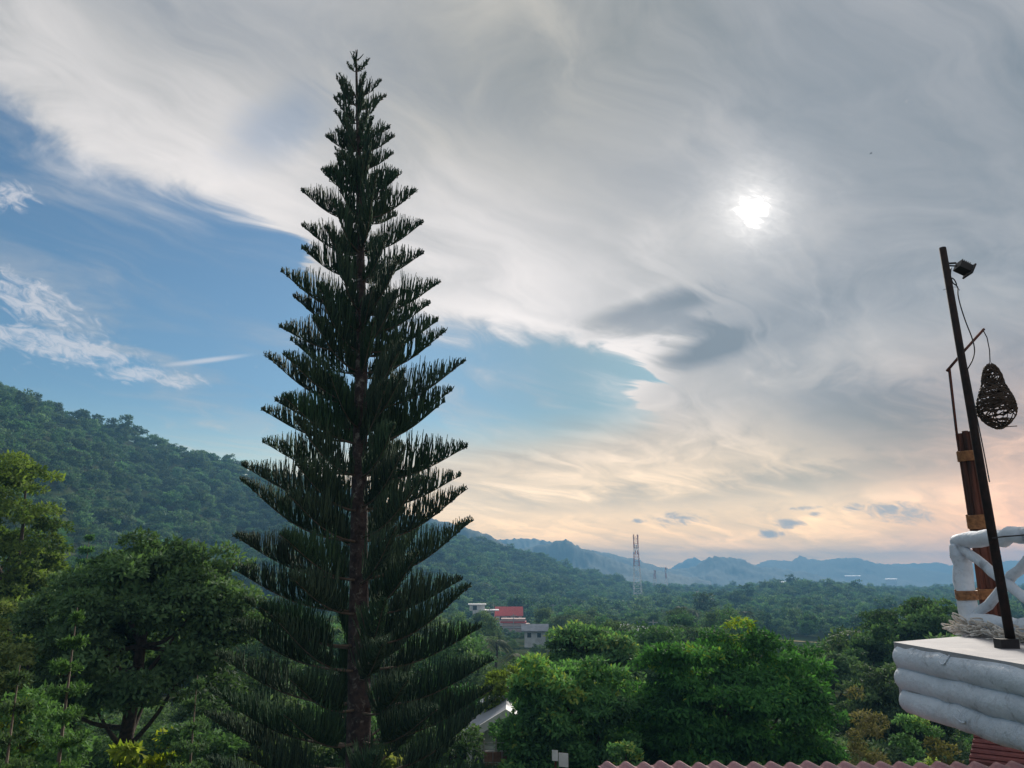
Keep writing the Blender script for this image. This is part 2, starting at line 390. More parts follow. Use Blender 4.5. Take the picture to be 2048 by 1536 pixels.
def ridge(name, dist, pts, depth, canopy=3.0, rough=0.0, seed=1):
    """a forested mountain ridge standing at its own distance; the crest follows the given profile."""
    a, te = prof(pts)
    az = np.arange(a[0], a[-1], 0.0011); k = 46
    crest = np.interp(az, a, te) * dist
    w = np.linspace(-1, 1, k)
    shape = np.where(w < 0, (1 + w) ** 1.35, np.clip(1 - w, 0, 1) ** 1.3)
    base = -50.0
    Rr = dist + w[:, None] * depth * (0.75 + 0.5 * fbm(az[None, :] * 40 + seed, w[:, None] * 0 + seed, 3))
    A = np.repeat(az[None, :], k, 0)
    X = np.sin(A) * Rr; Y = np.cos(A) * Rr
    edge = np.clip((az - a[0]) / 0.012, 0, 1) * np.clip((a[-1] - az) / 0.012, 0, 1)
    Z = base + (crest[None, :] - base) * shape[:, None] * edge[None, :]
    spur = (fbm(X / (depth * 0.30) + seed, Y / (depth * 0.55), 4) - 0.47)
    Z += spur * 2.0 * (crest[None, :] - base) * 0.38 * np.sin(np.pi * np.clip(-w, 0, 1))[:, None]
    Z += (vnoise(X / 7.0, Y / 9.0) - 0.3) * canopy * (shape[:, None] > 0.05) * 2 + (vnoise(X / 16.0, Y / 30.0 + 5) - 0.5) * canopy * 1.6
    V = np.stack([X, Y, Z + 10.0], -1).reshape(-1, 3); n = len(az)
    i = np.arange(k - 1)[:, None] * n + np.arange(n - 1)[None, :]
    F = np.stack([i, i + 1, i + n + 1, i + n], -1).reshape(-1, 4)[:, ::-1]
    o = ob(name, np_mesh(name, V, [F], M['hill_far'], smooth=False)); tag(o, kind='structure'); return o
ridge('hill', 1300, [(500, 1000), (650, 1005), (800, 1022), (870, 1036), (900, 1044), (932, 1053), (973, 1067), (1017, 1090), (1055, 1112), (1120, 1140)], 420, 3.0, seed=2)
ridge('mountain', 1850, [(930, 1120), (1046, 1096), (1080, 1088), (1107, 1082), (1127, 1076), (1144, 1084), (1159, 1093), (1193, 1106), (1227, 1121), (1266, 1133), (1315, 1143), (1364, 1152), (1440, 1165)], 520, 3.0, seed=5)
ridge('mountain', 2350, [(880, 1078), (1002, 1077), (1040, 1078), (1071, 1075), (1095, 1081), (1150, 1094), (1193, 1102), (1217, 1106), (1266, 1117), (1290, 1125), (1315, 1133), (1345, 1137), (1400, 1150)], 600, 3.0, seed=9)
ridge('mountain', 3600, [(1290, 1150), (1322, 1140), (1343, 1136), (1354, 1128), (1366, 1124), (1374, 1117), (1388, 1114), (1400, 1119), (1415, 1130), (1450, 1140)], 500, 2.0, seed=12)
ridge('mountain', 2500, [(1290, 1165), (1339, 1141), (1391, 1133), (1404, 1124), (1418, 1115), (1430, 1113), (1482, 1117), (1497, 1125), (1518, 1133), (1557, 1137), (1603, 1143), (1648, 1154), (1678, 1164), (1730, 1170)], 560, 3.5, seed=21)
ridge('mountain', 3300, [(1440, 1150), (1512, 1130), (1533, 1121), (1557, 1120), (1582, 1121), (1600, 1111), (1618, 1118), (1648, 1120), (1663, 1117), (1709, 1115), (1730, 1121), (1769, 1128), (1812, 1133), (1900, 1148), (1990, 1156)], 800, 3.0, seed=33)
ridge('mountain', 3950, [(1700, 1145), (1784, 1128), (1809, 1127), (1833, 1127), (1875, 1124), (1900, 1130), (1960, 1126), (2040, 1120), (2150, 1110), (2400, 1105)], 700, 3.0, seed=44)

# ------------------------------------------------------------------ foliage builders
def leaves(P, N, size, aspect=2.2, spread=0.9, droop=0.3, g=None):
    """one folded leaf (two triangles) per point P, lying roughly across the outward direction N."""
    g = g or rng; n = len(P)
    T = g.normal(size=(n, 3)); T[:, 2] -= droop; T += N * 0.35
    T /= np.linalg.norm(T, axis=1)[:, None] + 1e-9
    Nn = N + spread * g.normal(size=(n, 3)) * 0.5; Nn[:, 2] += 0.35
    S = np.cross(T, Nn); S /= np.linalg.norm(S, axis=1)[:, None] + 1e-9
    U = np.cross(S, T)
    L = (np.asarray(size) * g.uniform(0.6, 1.35, n))[:, None]; W = L / aspect
    a = P; b = P + T * L * 0.5 + S * W * 0.5 + U * W * 0.12; c = P + T * L; d = P + T * L * 0.5 - S * W * 0.5 + U * W * 0.12
    V = np.stack([a, b, c, d], 1).reshape(-1, 3)
    i = np.arange(n)[:, None] * 4
    return V, np.concatenate([i + [0, 1, 2], i + [0, 2, 3]], 1).reshape(-1, 3)
def crown_arrays(g, rad, n_clump, per, size, csize=(0.22, 0.38), flat=0.55, top=0.0, aspect=2.2, droop=0.3, shell=(0.55, 1.0), low=-0.55, young=0.5):
    """crown of leaf clumps spread through an uneven ellipsoid; returns verts, tris, tint, clump centres."""
    rad = np.array(rad, float)
    d = g.normal(size=(n_clump * 3, 3)); d /= np.linalg.norm(d, axis=1)[:, None]
    d = d[d[:, 2] > low][:n_clump]
    ph = g.uniform(0, 6.28, 4)
    lob = 1 + 0.13 * np.sin(3 * np.arctan2(d[:, 1], d[:, 0]) + ph[0]) + 0.10 * np.sin(5 * d[:, 2] + 4 * d[:, 0] + ph[1])
    C = d * (g.uniform(*shell, len(d)) ** 0.7 * lob)[:, None] * rad
    cr = g.uniform(*csize, len(d)) * rad[:2].mean()
    V, F, TT = [], [], []; off = 0
    for i in range(len(C)):
        m = max(6, int(per * (cr[i] / (np.mean(csize) * rad[:2].mean())) ** 2))
        e = g.normal(size=(m, 3)); e /= np.linalg.norm(e, axis=1)[:, None]
        e[:, 2] = np.where(e[:, 2] < -0.25, -e[:, 2], e[:, 2])
        rr = g.uniform(0.72, 1.05, m)[:, None]
        P = C[i] + e * rr * cr[i] * np.array([1, 1, flat])
        N = e * 0.7 + d[i] * 0.5; N /= np.linalg.norm(N, axis=1)[:, None]
        v, f = leaves(P, N, np.full(m, size), aspect, 0.9, droop, g)
        V.append(v); F.append(f + off); off += len(v)
        base = np.clip(g.normal(0.34, 0.2) + young * 0.25 * max(d[i][2], 0) * g.uniform(0, 2), 0, 1)
        TT.append(np.repeat(np.clip(base + g.normal(0, 0.16, m), 0, 1), 2))
    return np.concatenate(V), np.concatenate(F), np.concatenate(TT), C
def trunk_mesh(name, h, r, C, zoff, g, n_limb=8, fork=0.45, lean=(0, 0), m=None):
    """tapered trunk from 0 to h with limbs reaching to clump centres C (shifted by zoff)."""
    mb = MB()
    top = np.array([lean[0], lean[1], h])
    path = smooth_path([(0, 0, -0.6), (lean[0] * .15 + g.normal(0, .04), g.normal(0, .04), h * .35), (lean[0] * .6, lean[1] * .6, h * .7), top], 4)
    mb.tube(path, [r * 1.35, r, r * .8, r * .5], 8, jit=0.05)
    idx = g.choice(len(C), min(n_limb, len(C)), replace=False)
    for j in idx:
        e = C[j] + np.array([0, 0, zoff]); s = path[int(len(path) * g.uniform(fork, 0.95)) - 1]
        mid = s * 0.5 + e * 0.5 + np.array([0, 0, -0.08 * np.linalg.norm(e - s)]) + g.normal(0, 0.05, 3) * np.linalg.norm(e - s)
        mb.tube(smooth_path([s, mid, e], 4), [r * .42, r * .25, r * .07], 6, cap=False)
    return mb.mesh(name, m or M['bark'], smooth=True)
def make_tree(name, label, cat, base, rad, czc, trunk_r, material, n_clump, per, size, seed, group=None, n_limb=9, lean=(0, 0), **kw):
    """a tree as a thing: Empty at its base > trunk, crown."""
    g = np.random.default_rng(seed)
    V, F, tt, C = crown_arrays(g, rad, n_clump, per, size, **kw)
    t = empty(name, base); tag(t, label, cat, group)
    tm = trunk_mesh('trunk', czc + rad[2] * 0.25, trunk_r, C, czc, g, n_limb, lean=lean)
    ob('trunk', tm, t)
    V = V + np.array([lean[0], lean[1], czc])
    ob('crown', np_mesh('crown', V, [F], material, tint=tt), t)
    return t
def gz(x, y): return float(ground_z(x, y))
def tree_at(name, label, cat, px, ptop, hw, Y, hfrac, material, n_clump, per, size, seed, depth=None, **kw):
    """place a tree whose crown top appears at (px, ptop) with half width hw (photo px) at distance Y; its foot is on the ground."""
    top = at_y(px, ptop, Y); a = at_y(px + hw, ptop, Y).x - top.x
    g0 = gz(top.x, Y); H = top.z - g0
    rz = H * hfrac / 2
    return make_tree(name, label, cat, (top.x, Y, g0), (a, depth or a, rz), H - rz, max(0.05, H * 0.026), material, n_clump, per, size, seed, **kw)

# ------------------------------------------------------------------ the tall araucaria
def branch_meshes(L, rise, t0, nt, tl, g, side, r0):
    """limb along +x with a fringe of upswept cord-like twigs; returns (limb mesh, foliage mesh)."""
    t = np.linspace(0, 1, 12)
    ang = g.normal(0, 0.05)
    P = np.stack([L * t, ang * L * t ** 2, rise * (0.05 * t + 0.95 * (t ** 2.45 * (1 - 0.16 * t ** 6) / 0.84))], 1)
    mb = MB(); mb.tube(P, [r0, r0 * .6, r0 * .3, 0.007], 6, cap=True)
    limb = mb.mesh('branch', M['limb_pine'], smooth=True)
    Vs, Fs, tt = [], [], []; off = 0
    us = np.sort(g.uniform(0, 1, nt)) ** 0.95
    for u in us:
        t_ = t0 + (0.995 - t0) * u
        b = np.array([np.interp(t_, t, P[:, k]) for k in range(3)])
        env = min(1.0, 0.10 + 1.75 * (1 - t_)) * min(1.0, 0.35 + 2.5 * u)
        l = tl * env * g.uniform(0.65, 1.15)
        s = g.choice([-1, 1]) * side * g.uniform(0.05, 1.0); o = g.uniform(0.0, 0.5)
        d0 = np.array([o * 0.9, s * 1.3, 0.45]); d1 = np.array([o * 0.35 - 0.05, s * 0.35, 1.0])
        d0 /= np.linalg.norm(d0); d1 /= np.linalg.norm(d1)
        q = np.array([b, b + d0 * l * .3, b + d0 * l * .38 + d1 * l * .32, b + d0 * l * .40 + d1 * l * .72])
        q[1:] += g.normal(0, 0.018, (3, 3))
        V, F = tube_arr(q, [0.008, 0.0125, 0.012, 0.006], 3, cap=False)
        Vs.append(V); Fs.append(np.array(F) + off); off += len(V); tt += [np.clip(g.normal(.4, .25), 0, 1)] * len(F)
    fol = np_mesh('foliage', np.concatenate(Vs), [np.concatenate(Fs)], M['lf_pine'], tint=tt)
    return limb, fol
def build_araucaria():
    Y = 18.0; g = np.random.default_rng(11)
    foot = at_y(716, 1500, Y); gz0 = gz(foot.x, Y)
    tree = empty('araucaria_tree', (foot.x, Y, gz0))
    tag(tree, 'tall dark star pine with tiers of upswept branches towering over the valley', 'tree')
    o0 = np.array([foot.x, Y, gz0])
    tp = [(716, 1900), (716, 1500), (717, 1300), (718, 1100), (720, 900), (723, 700), (721, 500), (717, 300), (713, 150), (712, 100)]
    path = []
    for px, py in tp:
        p = at_y(px, min(py, 1536), Y); path.append([p.x - foot.x, 0, p.z - gz0])
    path[0] = [0, 0, -0.5]
    P = smooth_path(path, 5)
    mb = MB(); mb.tube(P, [.32, .265, .235, .205, .17, .14, .10, .06, .03, .012], 12, jit=0.04)
    mb.build('trunk', M['bark_pine'], tree, smooth=True)
    tx = lambda z: float(np.interp(z, P[:, 2], P[:, 0]))
    tips = [(118, 692, 740), (163, 675, 762), (180, 663, 771), (211, 659, 757), (245, 662, 780), (262, 650, 790), (300, 668, 788), (328, 644, 798), (347, 638, 808),
            (385, 605, 833), (446, 604, 847), (503, 606, 847), (555, 568, 880), (604, 590, 860), (636, 562, 876), (680, 574, 892), (730, 536, 930), (782, 556, 903),
            (808, 513, 890), (868, 525, 935), (930, 495, 922), (990, 489, 935), (1060, 468, 946), (1132, 476, 925), (1188, 458, 950), (1240, 446, 962),
            (1304, 434, 990), (1366, 424, 988), (1432, 408, 992), (1510, 400, 996), (1590, 396, 1000)]
    cache = {}
    def meshes(L, rise, k, low):
        key = (round(L * 3), round(rise / L * 6), k % 4, round(low * 3))
        if key not in cache:
            Lq = key[0] / 3
            tl = np.interp(Lq, [0.2, 0.6, 1.2, 2.0, 3.0], [0.13, 0.38, 0.68, 0.84, 0.88])
            nt = int(np.interp(Lq, [0.3, 1.0, 2.0, 3.0], [26, 88, 180, 260]))
            cache[key] = (Lq, branch_meshes(Lq, key[1] / 6 * Lq, 0.10 + 0.22 * low, nt, tl, g, 0.18 + 0.5 * low, 0.012 + 0.009 * Lq))
        return cache[key]
    for wi, (py, xl, xr) in enumerate(tips):
        hw = (xr - xl) / 2; drop = 0.36 * hw + 14
        pt = at_y(717, min(py, 3000), Y); pb = at_y(717, py + drop, Y)
        zb = pb.z - gz0; rise0 = pt.z - pb.z
        x0 = tx(zb); low = float(np.clip((py - 850) / 400, 0, 1))
        Ll = (foot.x + x0) - at_y(xl, py, Y).x; Lr = at_y(xr, py, Y).x - (foot.x + x0)
        n = 4 if py < 150 else (5 if py < 260 else 6); ph = g.uniform(-14, 14)
        for k in range(n):
            a = R((0, 180, 64, 116, -64, -116)[k] + ph * .8 + g.uniform(-9, 9)) if n == 6 else R(360 / n * k + ph)
            f = (math.cos(a) + 1) / 2
            L = (Lr * f + Ll * (1 - f)) * (1.0 if abs(math.cos(a)) > 0.85 else g.uniform(0.84, 1.02))
            L = max(L, 0.12); rise = rise0 * g.uniform(0.86, 1.08)
            Lq, (lm, fm) = meshes(L, rise, int(g.integers(4)), low)
            b = ob('branch', lm, tree, (x0, 0, zb + g.normal(0, 0.05)))
            b.rotation_euler = (g.normal(0, 0.08), 0, a); s = L / max(Lq, 0.05); b.scale = (s, s, s)
            ob('foliage', fm, b)
    # the budding leader at the very top
    z1 = at_y(712, 120, Y).z - gz0; mb = MB()
    for k in range(5):
        a = k * 1.26; x = tx(z1)
        mb.tube([(x, 0, z1), (x + .1 * math.cos(a), .1 * math.sin(a), z1 + .06), (x + .19 * math.cos(a), .19 * math.sin(a), z1 + .19)], [.012, .018, .008], 4)
    mb.build('leader_shoot', M['lf_pine'], tree)
build_araucaria()

# ------------------------------------------------------------------ single trees near the terrace
tree_at('rounded_tree', 'dense rounded tree with fresh green top between the white house and the tile roof', 'tree', 1138, 1312, 128, 26, 0.62, M['lf_bright'], 180, 250, 0.18, 101, csize=(.16, .27), shell=(.60, 1.0), flat=.5, droop=.5, aspect=2.6, low=-.8, young=1.3)
tree_at('spreading_tree', 'broad spreading tree with layered drooping leaves above the tile roof', 'tree', 1452, 1258, 188, 27, 0.66, M['lf_bright'], 280, 250, 0.19, 102, csize=(.13, .225), shell=(.60, 1.0), flat=.42, droop=.6, aspect=2.8, low=-.8, young=1.1)
tree_at('crooked_tree', 'leafy tree with pale shoots standing behind the dense rounded tree', 'tree', 1180, 1243, 84, 40, 0.6, M['lf_bright'], 110, 150, 0.24, 103, csize=(.2, .34), flat=.45, low=-.5, young=.8)
tree_at('light_green_tree', 'light green feathery tree beside the lowest star pine branches', 'tree', 1010, 1335, 58, 33, 0.7, M['lf_vine'], 60, 150, 0.2, 104, csize=(.26, .42), flat=.5, young=.6)
tree_at('forked_tree', 'big dark forked tree filling the lower corner below the hill', 'tree', 290, 1092, 180, 28, 0.62, M['lf_dark'], 240, 225, 0.21, 105, csize=(.14, .25), shell=(.55, 1.0), flat=.6, low=-.75, n_limb=18, lean=(0.3, 0), young=.9)
tree_at('vine_covered_tree', 'yellow green creeper covered tree at the photo edge against the hill', 'tree', 10, 915, 118, 38, 0.72, M['lf_vine'], 170, 230, 0.22, 106, csize=(.16, .3), flat=.5, low=-.85, young=.6)
tree_at('vine_covered_bush', 'rounded creeper covered bush below the yellow green vine tree', 'bush', -20, 1232, 100, 24, 0.8, M['lf_vine'], 90, 230, 0.15, 107, csize=(.2, .34), flat=.6, low=-.85, young=.4)
tree_at('shaded_tree', 'low dark leafy tree between creeper bush and forked tree', 'tree', 120, 1165, 88, 32, 0.75, M['lf_mid'], 110, 190, 0.2, 108, csize=(.18, .32), flat=.55, low=-.85)
tree_at('dark_tree', 'very dark round tree below the sandy field strip', 'tree', 1740, 1265, 62, 55, 0.8, M['lf_dark'], 90, 150, 0.26, 109, csize=(.2, .34), low=-.8, young=.2)
tree_at('flat_topped_tree', 'wide flat layered dark tree beyond the corner of the white log terrace', 'tree', 1830, 1204, 92, 62, 0.6, M['lf_dark'], 120, 150, 0.3, 110, csize=(.18, .3), flat=.28, low=-.6, young=.6)
tree_at('shadowy_tree', 'dark tree tucked against the end of the white terrace logs', 'tree', 1775, 1330, 90, 40, 0.85, M['lf_dark'], 120, 170, 0.22, 111, csize=(.2, .32), low=-.85, young=.3)
tree_at('mid_green_tree', 'mid green leafy tree behind the broad spreading tree', 'tree', 1660, 1310, 70, 48, 0.85, M['lf_mid'], 90, 150, 0.24, 112, csize=(.2, .34), low=-.85)
tree_at('olive_bush', 'dry olive coloured bamboo like bush beside the tile roof', 'bush', 1715, 1395, 68, 17, 0.9, M['lf_olive'], 110, 200, 0.085, 113, csize=(.2, .36), flat=.9, aspect=3.6, low=-.9, shell=(.35, 1))
tree_at('green_bush', 'bright green bush under the lowest white terrace log', 'bush', 1840, 1408, 62, 15, 0.9, M['lf_bright'], 80, 230, 0.07, 114, csize=(.2, .34), flat=.7, low=-.9, young=.2)
tree_at('yellowing_bush', 'yellowing scrubby bush in front of the dark red roof', 'bush', 1880, 1440, 80, 13.5, 0.9, M['lf_olive'], 90, 190, 0.06, 115, csize=(.2, .34), flat=.8, low=-.9, shell=(.4, 1))
tree_at('fresh_green_bush', 'fresh green bush between the two round trees by the tile roof', 'bush', 1250, 1455, 38, 22, 0.9, M['lf_bright'], 40, 160, 0.12, 116, csize=(.3, .5), low=-.9, young=.9)
tree_at('tangled_tree', 'tangled green tree between the two big round crowns', 'tree', 1280, 1285, 48, 46, 0.8, M['lf_mid'], 60, 150, 0.25, 117, csize=(.22, .36), low=-.85)
for i, (px, py, hw, Y, mt, lab) in enumerate([
        (560, 1420, 110, 25, 'lf_dark', 'dark undergrowth bush under the star pine left of its trunk'),
        (860, 1430, 100, 25, 'lf_dark', 'dark undergrowth bush under the star pine right of its trunk'),
        (690, 1380, 80, 31, 'lf_mid', 'green undergrowth bush directly behind the star pine trunk'),
        (430, 1440, 90, 23, 'lf_dark', 'low dark bush beside the foot of the forked tree'),
        (60, 1400, 130, 19, 'lf_dark', 'very dark bush in the bottom corner below the creeper bush'),
        (905, 1355, 60, 34, 'lf_mid', 'mid green bush between star pine and light feathery tree'),
        (520, 1300, 70, 36, 'lf_mid', 'green bush between forked tree and star pine'),
        (800, 1300, 75, 40, 'lf_mid', 'leafy green bush behind the lower star pine branches')]):
    tree_at('undergrowth_bush', lab, 'bush', px, py, hw, Y, 0.9, M[mt], 70, 170, 0.17, 130 + i, group='bushes under the star pine', csize=(.24, .4), flat=.65, low=-.9)
for i, (px, py, hw, Y, lab) in enumerate([(60, 1318, 38, 21, 'sunlit yellow green sapling below the creeper bush'), (262, 1478, 26, 22, 'yellow green plant seen through the fork of the dark tree'),
        (330, 1462, 30, 23, 'yellow leafed plant beside the forked trunk'), (790, 1478, 34, 22, 'yellow green plant at the foot of the star pine'), (500, 1495, 30, 21, 'pale green plant low under the star pine branches')]):
    tree_at('yellow_green_plant', lab, 'plant', px, py, hw, Y, 0.8, M['lf_yellow'], 26, 60, 0.26, 150 + i, group='yellow green plants in the undergrowth', csize=(.3, .5), flat=.6, aspect=2.0, low=-.7)

# young conifers: thin pale trunk with flat tiers
def conifer(label, px, ptop, hw, Y, seed, tiers):
    g = np.random.default_rng(seed); top = at_y(px, ptop, Y); g0 = gz(top.x, Y); H = top.z - g0
    a = at_y(px + hw, ptop, Y).x - top.x
    t = empty('young_conifer', (top.x, Y, g0)); tag(t, label, 'tree', 'young conifers below the hill')
    mb = MB(); mb.tube([(0, 0, -.4), (0.03, 0, H * .5), (0, 0, H)], [H * .008, H * .006, .008], 6); mb.build('trunk', M['limb_pine'], t, smooth=True)
    Vs, Fs, tt = [], [], []; off = 0; z0 = H * 0.25
    for k in range(tiers):
        z = z0 + (H - z0) * (k + .5) / tiers; L = a * (1 - (z - z0) / (H - z0)) ** 0.7 + .12
        for j in range(6):
            an = g.uniform(0, 6.28); m = int(150 * L / a) + 30
            u = g.uniform(0.12, 1, m); w = g.normal(0, .13, m) * L
            P = np.stack([np.cos(an) * u * L - np.sin(an) * w, np.sin(an) * u * L + np.cos(an) * w, z + .14 * L * u ** 2 + g.normal(0, .04, m)], 1)
            v, f = leaves(P, np.tile([0, 0, 1.0], (m, 1)), np.full(m, a * .15), 3.0, .6, -.3, g)
            Vs.append(v); Fs.append(f + off); off += len(v); tt.append(np.repeat(g.uniform(.1, .8, m), 2))
    ob('crown', np_mesh('crown', np.concatenate(Vs), [np.concatenate(Fs)], M['lf_dark'], tint=np.concatenate(tt)), t)
conifer('young conifer with flat tiers rising against the forested hill', 180, 1066, 52, 55, 201, 12)
conifer('dim young conifer with pale trunk in the dark bottom corner', 155, 1215, 75, 17, 202, 13)
conifer('shadowed young conifer low at the photo edge', 40, 1330, 80, 15, 203, 11)
conifer('drooping young conifer between the forked tree and star pine', 395, 1350, 60, 21, 204, 10)

# ------------------------------------------------------------------ forest
def proto(seed, kind, n_clump, per, size):
    g = np.random.default_rng(seed)
    if kind == 0: kw = dict(rad=(3.2, 3.2, 2.7), csize=(.24, .42), flat=.6); cz = 4.6
    elif kind == 1: kw = dict(rad=(3.9, 3.7, 1.8), csize=(.18, .34), flat=.35, low=-.35); cz = 5.2
    elif kind == 2: kw = dict(rad=(2.1, 2.2, 3.3), csize=(.32, .5), flat=.75); cz = 5.0
    else: kw = dict(rad=(3.0, 3.2, 2.2), csize=(.28, .44), flat=.5); cz = 3.2
    V, F, tt, C = crown_arrays(g, kw.pop('rad'), n_clump, per, size, **kw)
    return V + [0, 0, cz], F, tt, C, cz
near_protos, far_protos = [], []
for s in range(9):
    k = s % 4; V, F, tt, C, cz = proto(300 + s, k, 46, 62, 0.44)
    g = np.random.default_rng(s)
    near_protos.append((k, trunk_mesh('trunk', cz + .6, .2, C, cz, g, 6), np_mesh('crown', V, [F], M['lf_mid'], tint=tt)))
for s in range(7):
    k = s % 4; V, F, tt, C, cz = proto(340 + s, k, 26, 26, 0.95)
    far_protos.append(np_mesh('far_crown', V, [F], M['lf_far'], tint=tt))
# places kept open: houses, field strip, towers, palms
KEEP = []
def keep(x, y, r): KEEP.append((x, y, r))

# ------------------------------------------------------------------ village, towers, palms (placed by what they stand on)
M['white_wall'] = mat('white_wall', (0.72, 0.72, 0.70), 0.8, (0.58, 0.58, 0.57), 0.6, dirt=(0.42, 0.41, 0.38), dscale=0.5)
M['red_roof'] = mat('red_roof', (0.62, 0.10, 0.08), 0.6, (0.50, 0.08, 0.07), 1.5)
M['grey_roof'] = mat('grey_roof', (0.30, 0.32, 0.36), 0.6, (0.22, 0.24, 0.27), 1.0)
M['pink_wall'] = mat('pink_wall', (0.55, 0.40, 0.35), 0.85, (0.45, 0.33, 0.30), 0.8)
M['window_dark'] = mat('window_dark', (0.03, 0.04, 0.05), 0.15, (0.05, 0.06, 0.07), 1.0, spec=0.6)
M['concrete'] = mat('concrete', (0.42, 0.42, 0.41), 0.9, (0.33, 0.33, 0.32), 1.2)
M['sand'] = mat('sand', (0.36, 0.30, 0.18), 0.95, (0.28, 0.25, 0.13), 0.05, dirt=(0.14, 0.16, 0.06), dscale=0.06, spec=0.0)
M['tower_red'] = mat('tower_red', (0.45, 0.07, 0.05), 0.6)
M['tower_white'] = mat('tower_white', (0.80, 0.80, 0.80), 0.6, (0.7, 0.7, 0.7))
def place(px, py, r):
    d = ray(px, py); s = r / math.hypot(d.x, d.y); p = EYE + d * s; return p
def facing(p): return math.atan2(p.x, p.y)
def windows(parent, spots, w, h, y, depth=0.12):
    for x, z in spots:
        mb = MB(); mb.box((x, y - .04, z), (w + .25, .10, h + .25)); f = mb.build('window', M['tower_white'], parent)
        mb = MB(); mb.box((x, y - .10, z), (w, .05, h)); mb.build('pane', M['window_dark'], f)
def gable(mb, w, d, h, over=.5, th=.18):
    for s in (-1, 1):
        a = [(0, 0, h), (0, s * (d / 2 + over), -over * h / (d / 2))]
        poly = [(0, a[0][1], a[0][2]), (0, a[1][1], a[1][2]), (0, a[1][1], a[1][2] + th), (0, a[0][1], a[0][2] + th)]
        mb.prism(poly, (-w / 2 - over, 0, 0), (w / 2 + over, 0, 0))
def house_base(name, label, px, py_top, r, H, w):
    p = place(px, py_top, r); g0 = gz(p.x, p.y)
    h = empty(name, (p.x, p.y, g0)); h.rotation_euler = (0, 0, -facing(p)); tag(h, label, 'house', 'houses of the valley village')
    keep(p.x, p.y, w * .75)
    return h, p.z - g0
def clear_front(px, r0, r1, w):
    return      # trees in front are thinned by their height instead (see SIGHT)
SIGHT = [(983, 1050, 1238, 330), (928, 985, 1238, 320), (1014, 1052, 1252, 300), (1048, 1092, 1268, 186), (1535, 1700, 1272, 250), (1242, 1276, 1262, 230)]   # openings in the wood: px range, lowest line seen, distance
# red roofed house
h, H = house_base('red_roofed_house', 'house with bright red pitched roof on the far valley slope', 1018, 1212, 330, 8, 13)
B = max(H - 3.2, 2)
mb = MB(); mb.box((0, 0, (B - .3) / 2), (10.5, 8, B - .3 )); mb.build('wall', M['white_wall'], h)
mb = MB(); gable(mb, 10.5, 8, 3.0); rf = mb.build('roof', M['red_roof'], h, loc=(0, 0, B - .2))
mb = MB(); gable(mb, 4.2, 5, 1.6); mb.build('porch_roof', M['red_roof'], h, loc=(-6.6, -1.5, B - 1.6))
mb = MB(); mb.box((-6.6, -1.5, (B - 1.8) / 2), (4, 4.4, B - 1.8)); mb.build('porch', M['white_wall'], h)
windows(h, [(-3, B - 1.5), (0, B - 1.5), (3.2, B - 1.5), (-3, B - 5), (1.5, B - 5)], 1.5, 1.5, -4)
clear_front(1018, 170, 318, 9)
# white modern house
h, H = house_base('white_flat_roofed_house', 'white flat roofed house with stepped upper storey beside the red roof', 962, 1208, 320, 8, 13)
mb = MB(); mb.box((1, 0, H / 2 - 1.2), (8.5, 7, H - 2.4)); mb.build('wall', M['white_wall'], h)
mb = MB(); mb.box((-1.5, 0, H - 1.3), (6, 6.5, 2.2)); mb.build('upper_storey', M['white_wall'], h)
mb = MB(); mb.box((-1.5, 0, H - .1), (7.2, 7.5, .3)); mb.build('roof_slab', M['tower_white'], h)
mb = MB(); mb.box((3.4, -1, H - 2.25), (7.4, 8, .35)); mb.build('roof_slab', M['tower_white'], h)
windows(h, [(-1.5, H - 4.2), (2.6, H - 4.2), (4.4, H - 4.2), (-2.4, H - 1.3)], 1.6, 1.7, -3.5)
clear_front(962, 170, 308, 8)
# pink terraced house below
h, H = house_base('pink_terraced_house', 'low pinkish house with stepped terraces below the red roofed house', 1032, 1236, 300, 6, 13)
for k in range(3):
    mb = MB(); mb.box((1.0 * k - 1, -1.5 * k, H - .55 - 1.7 * k), (9 + k, 6, .9)); mb.build('terrace_wall', M['pink_wall'], h)
    mb = MB(); mb.box((1.0 * k - 1, -1.5 * k, H - 1.35 - 1.7 * k), (9.6 + k, 6.4, .5)); mb.build('floor_slab', M['red_roof' if k == 0 else 'concrete'], h)
mb = MB(); mb.box((0, 0, (H - 5.3) / 2), (9, 5, max(H - 5.3, 1))); mb.build('wall', M['pink_wall'], h)
clear_front(1034, 150, 290, 7)
# grey roofed building
h, H = house_base('grey_roofed_building', 'long grey roofed building with white gable just above the leafy tree', 1070, 1248, 185, 6, 9)
mb = MB(); mb.box((0, 0, (H - 1.2) / 2), (4.8, 4, H - 1.2)); mb.build('wall', M['white_wall'], h)
mb = MB(); gable(mb, 5.2, 4.4, 1.1); mb.build('roof', M['grey_roof'], h, loc=(0, 0, H - 1.25))
windows(h, [(-1.3, H - 2.3), (.9, H - 2.3)], .9, 1.0, -2)
clear_front(1072, 125, 178, 4.5)
# small buildings half hidden in the trees
for px, py, r, w, mt, lab in [(1260, 1252, 230, 9, 'concrete', 'pale concrete shed half hidden above the leafy tree'), (1230, 1248, 235, 7, 'pink_wall', 'small pale hut among trees beside the concrete shed')]:
    h, H = house_base('small_building', lab, px, py, r, 4, 8)
    mb = MB(); mb.box((0, 0, (H - .8) / 2), (w, 4.5, H - .8)); mb.build('wall', M[mt], h)
    mb = MB(); gable(mb, w, 4.5, .9); mb.build('roof', M['white_wall'], h, loc=(0, 0, H - 1.0))
    clear_front(px, r - 50, r - 6, 6)
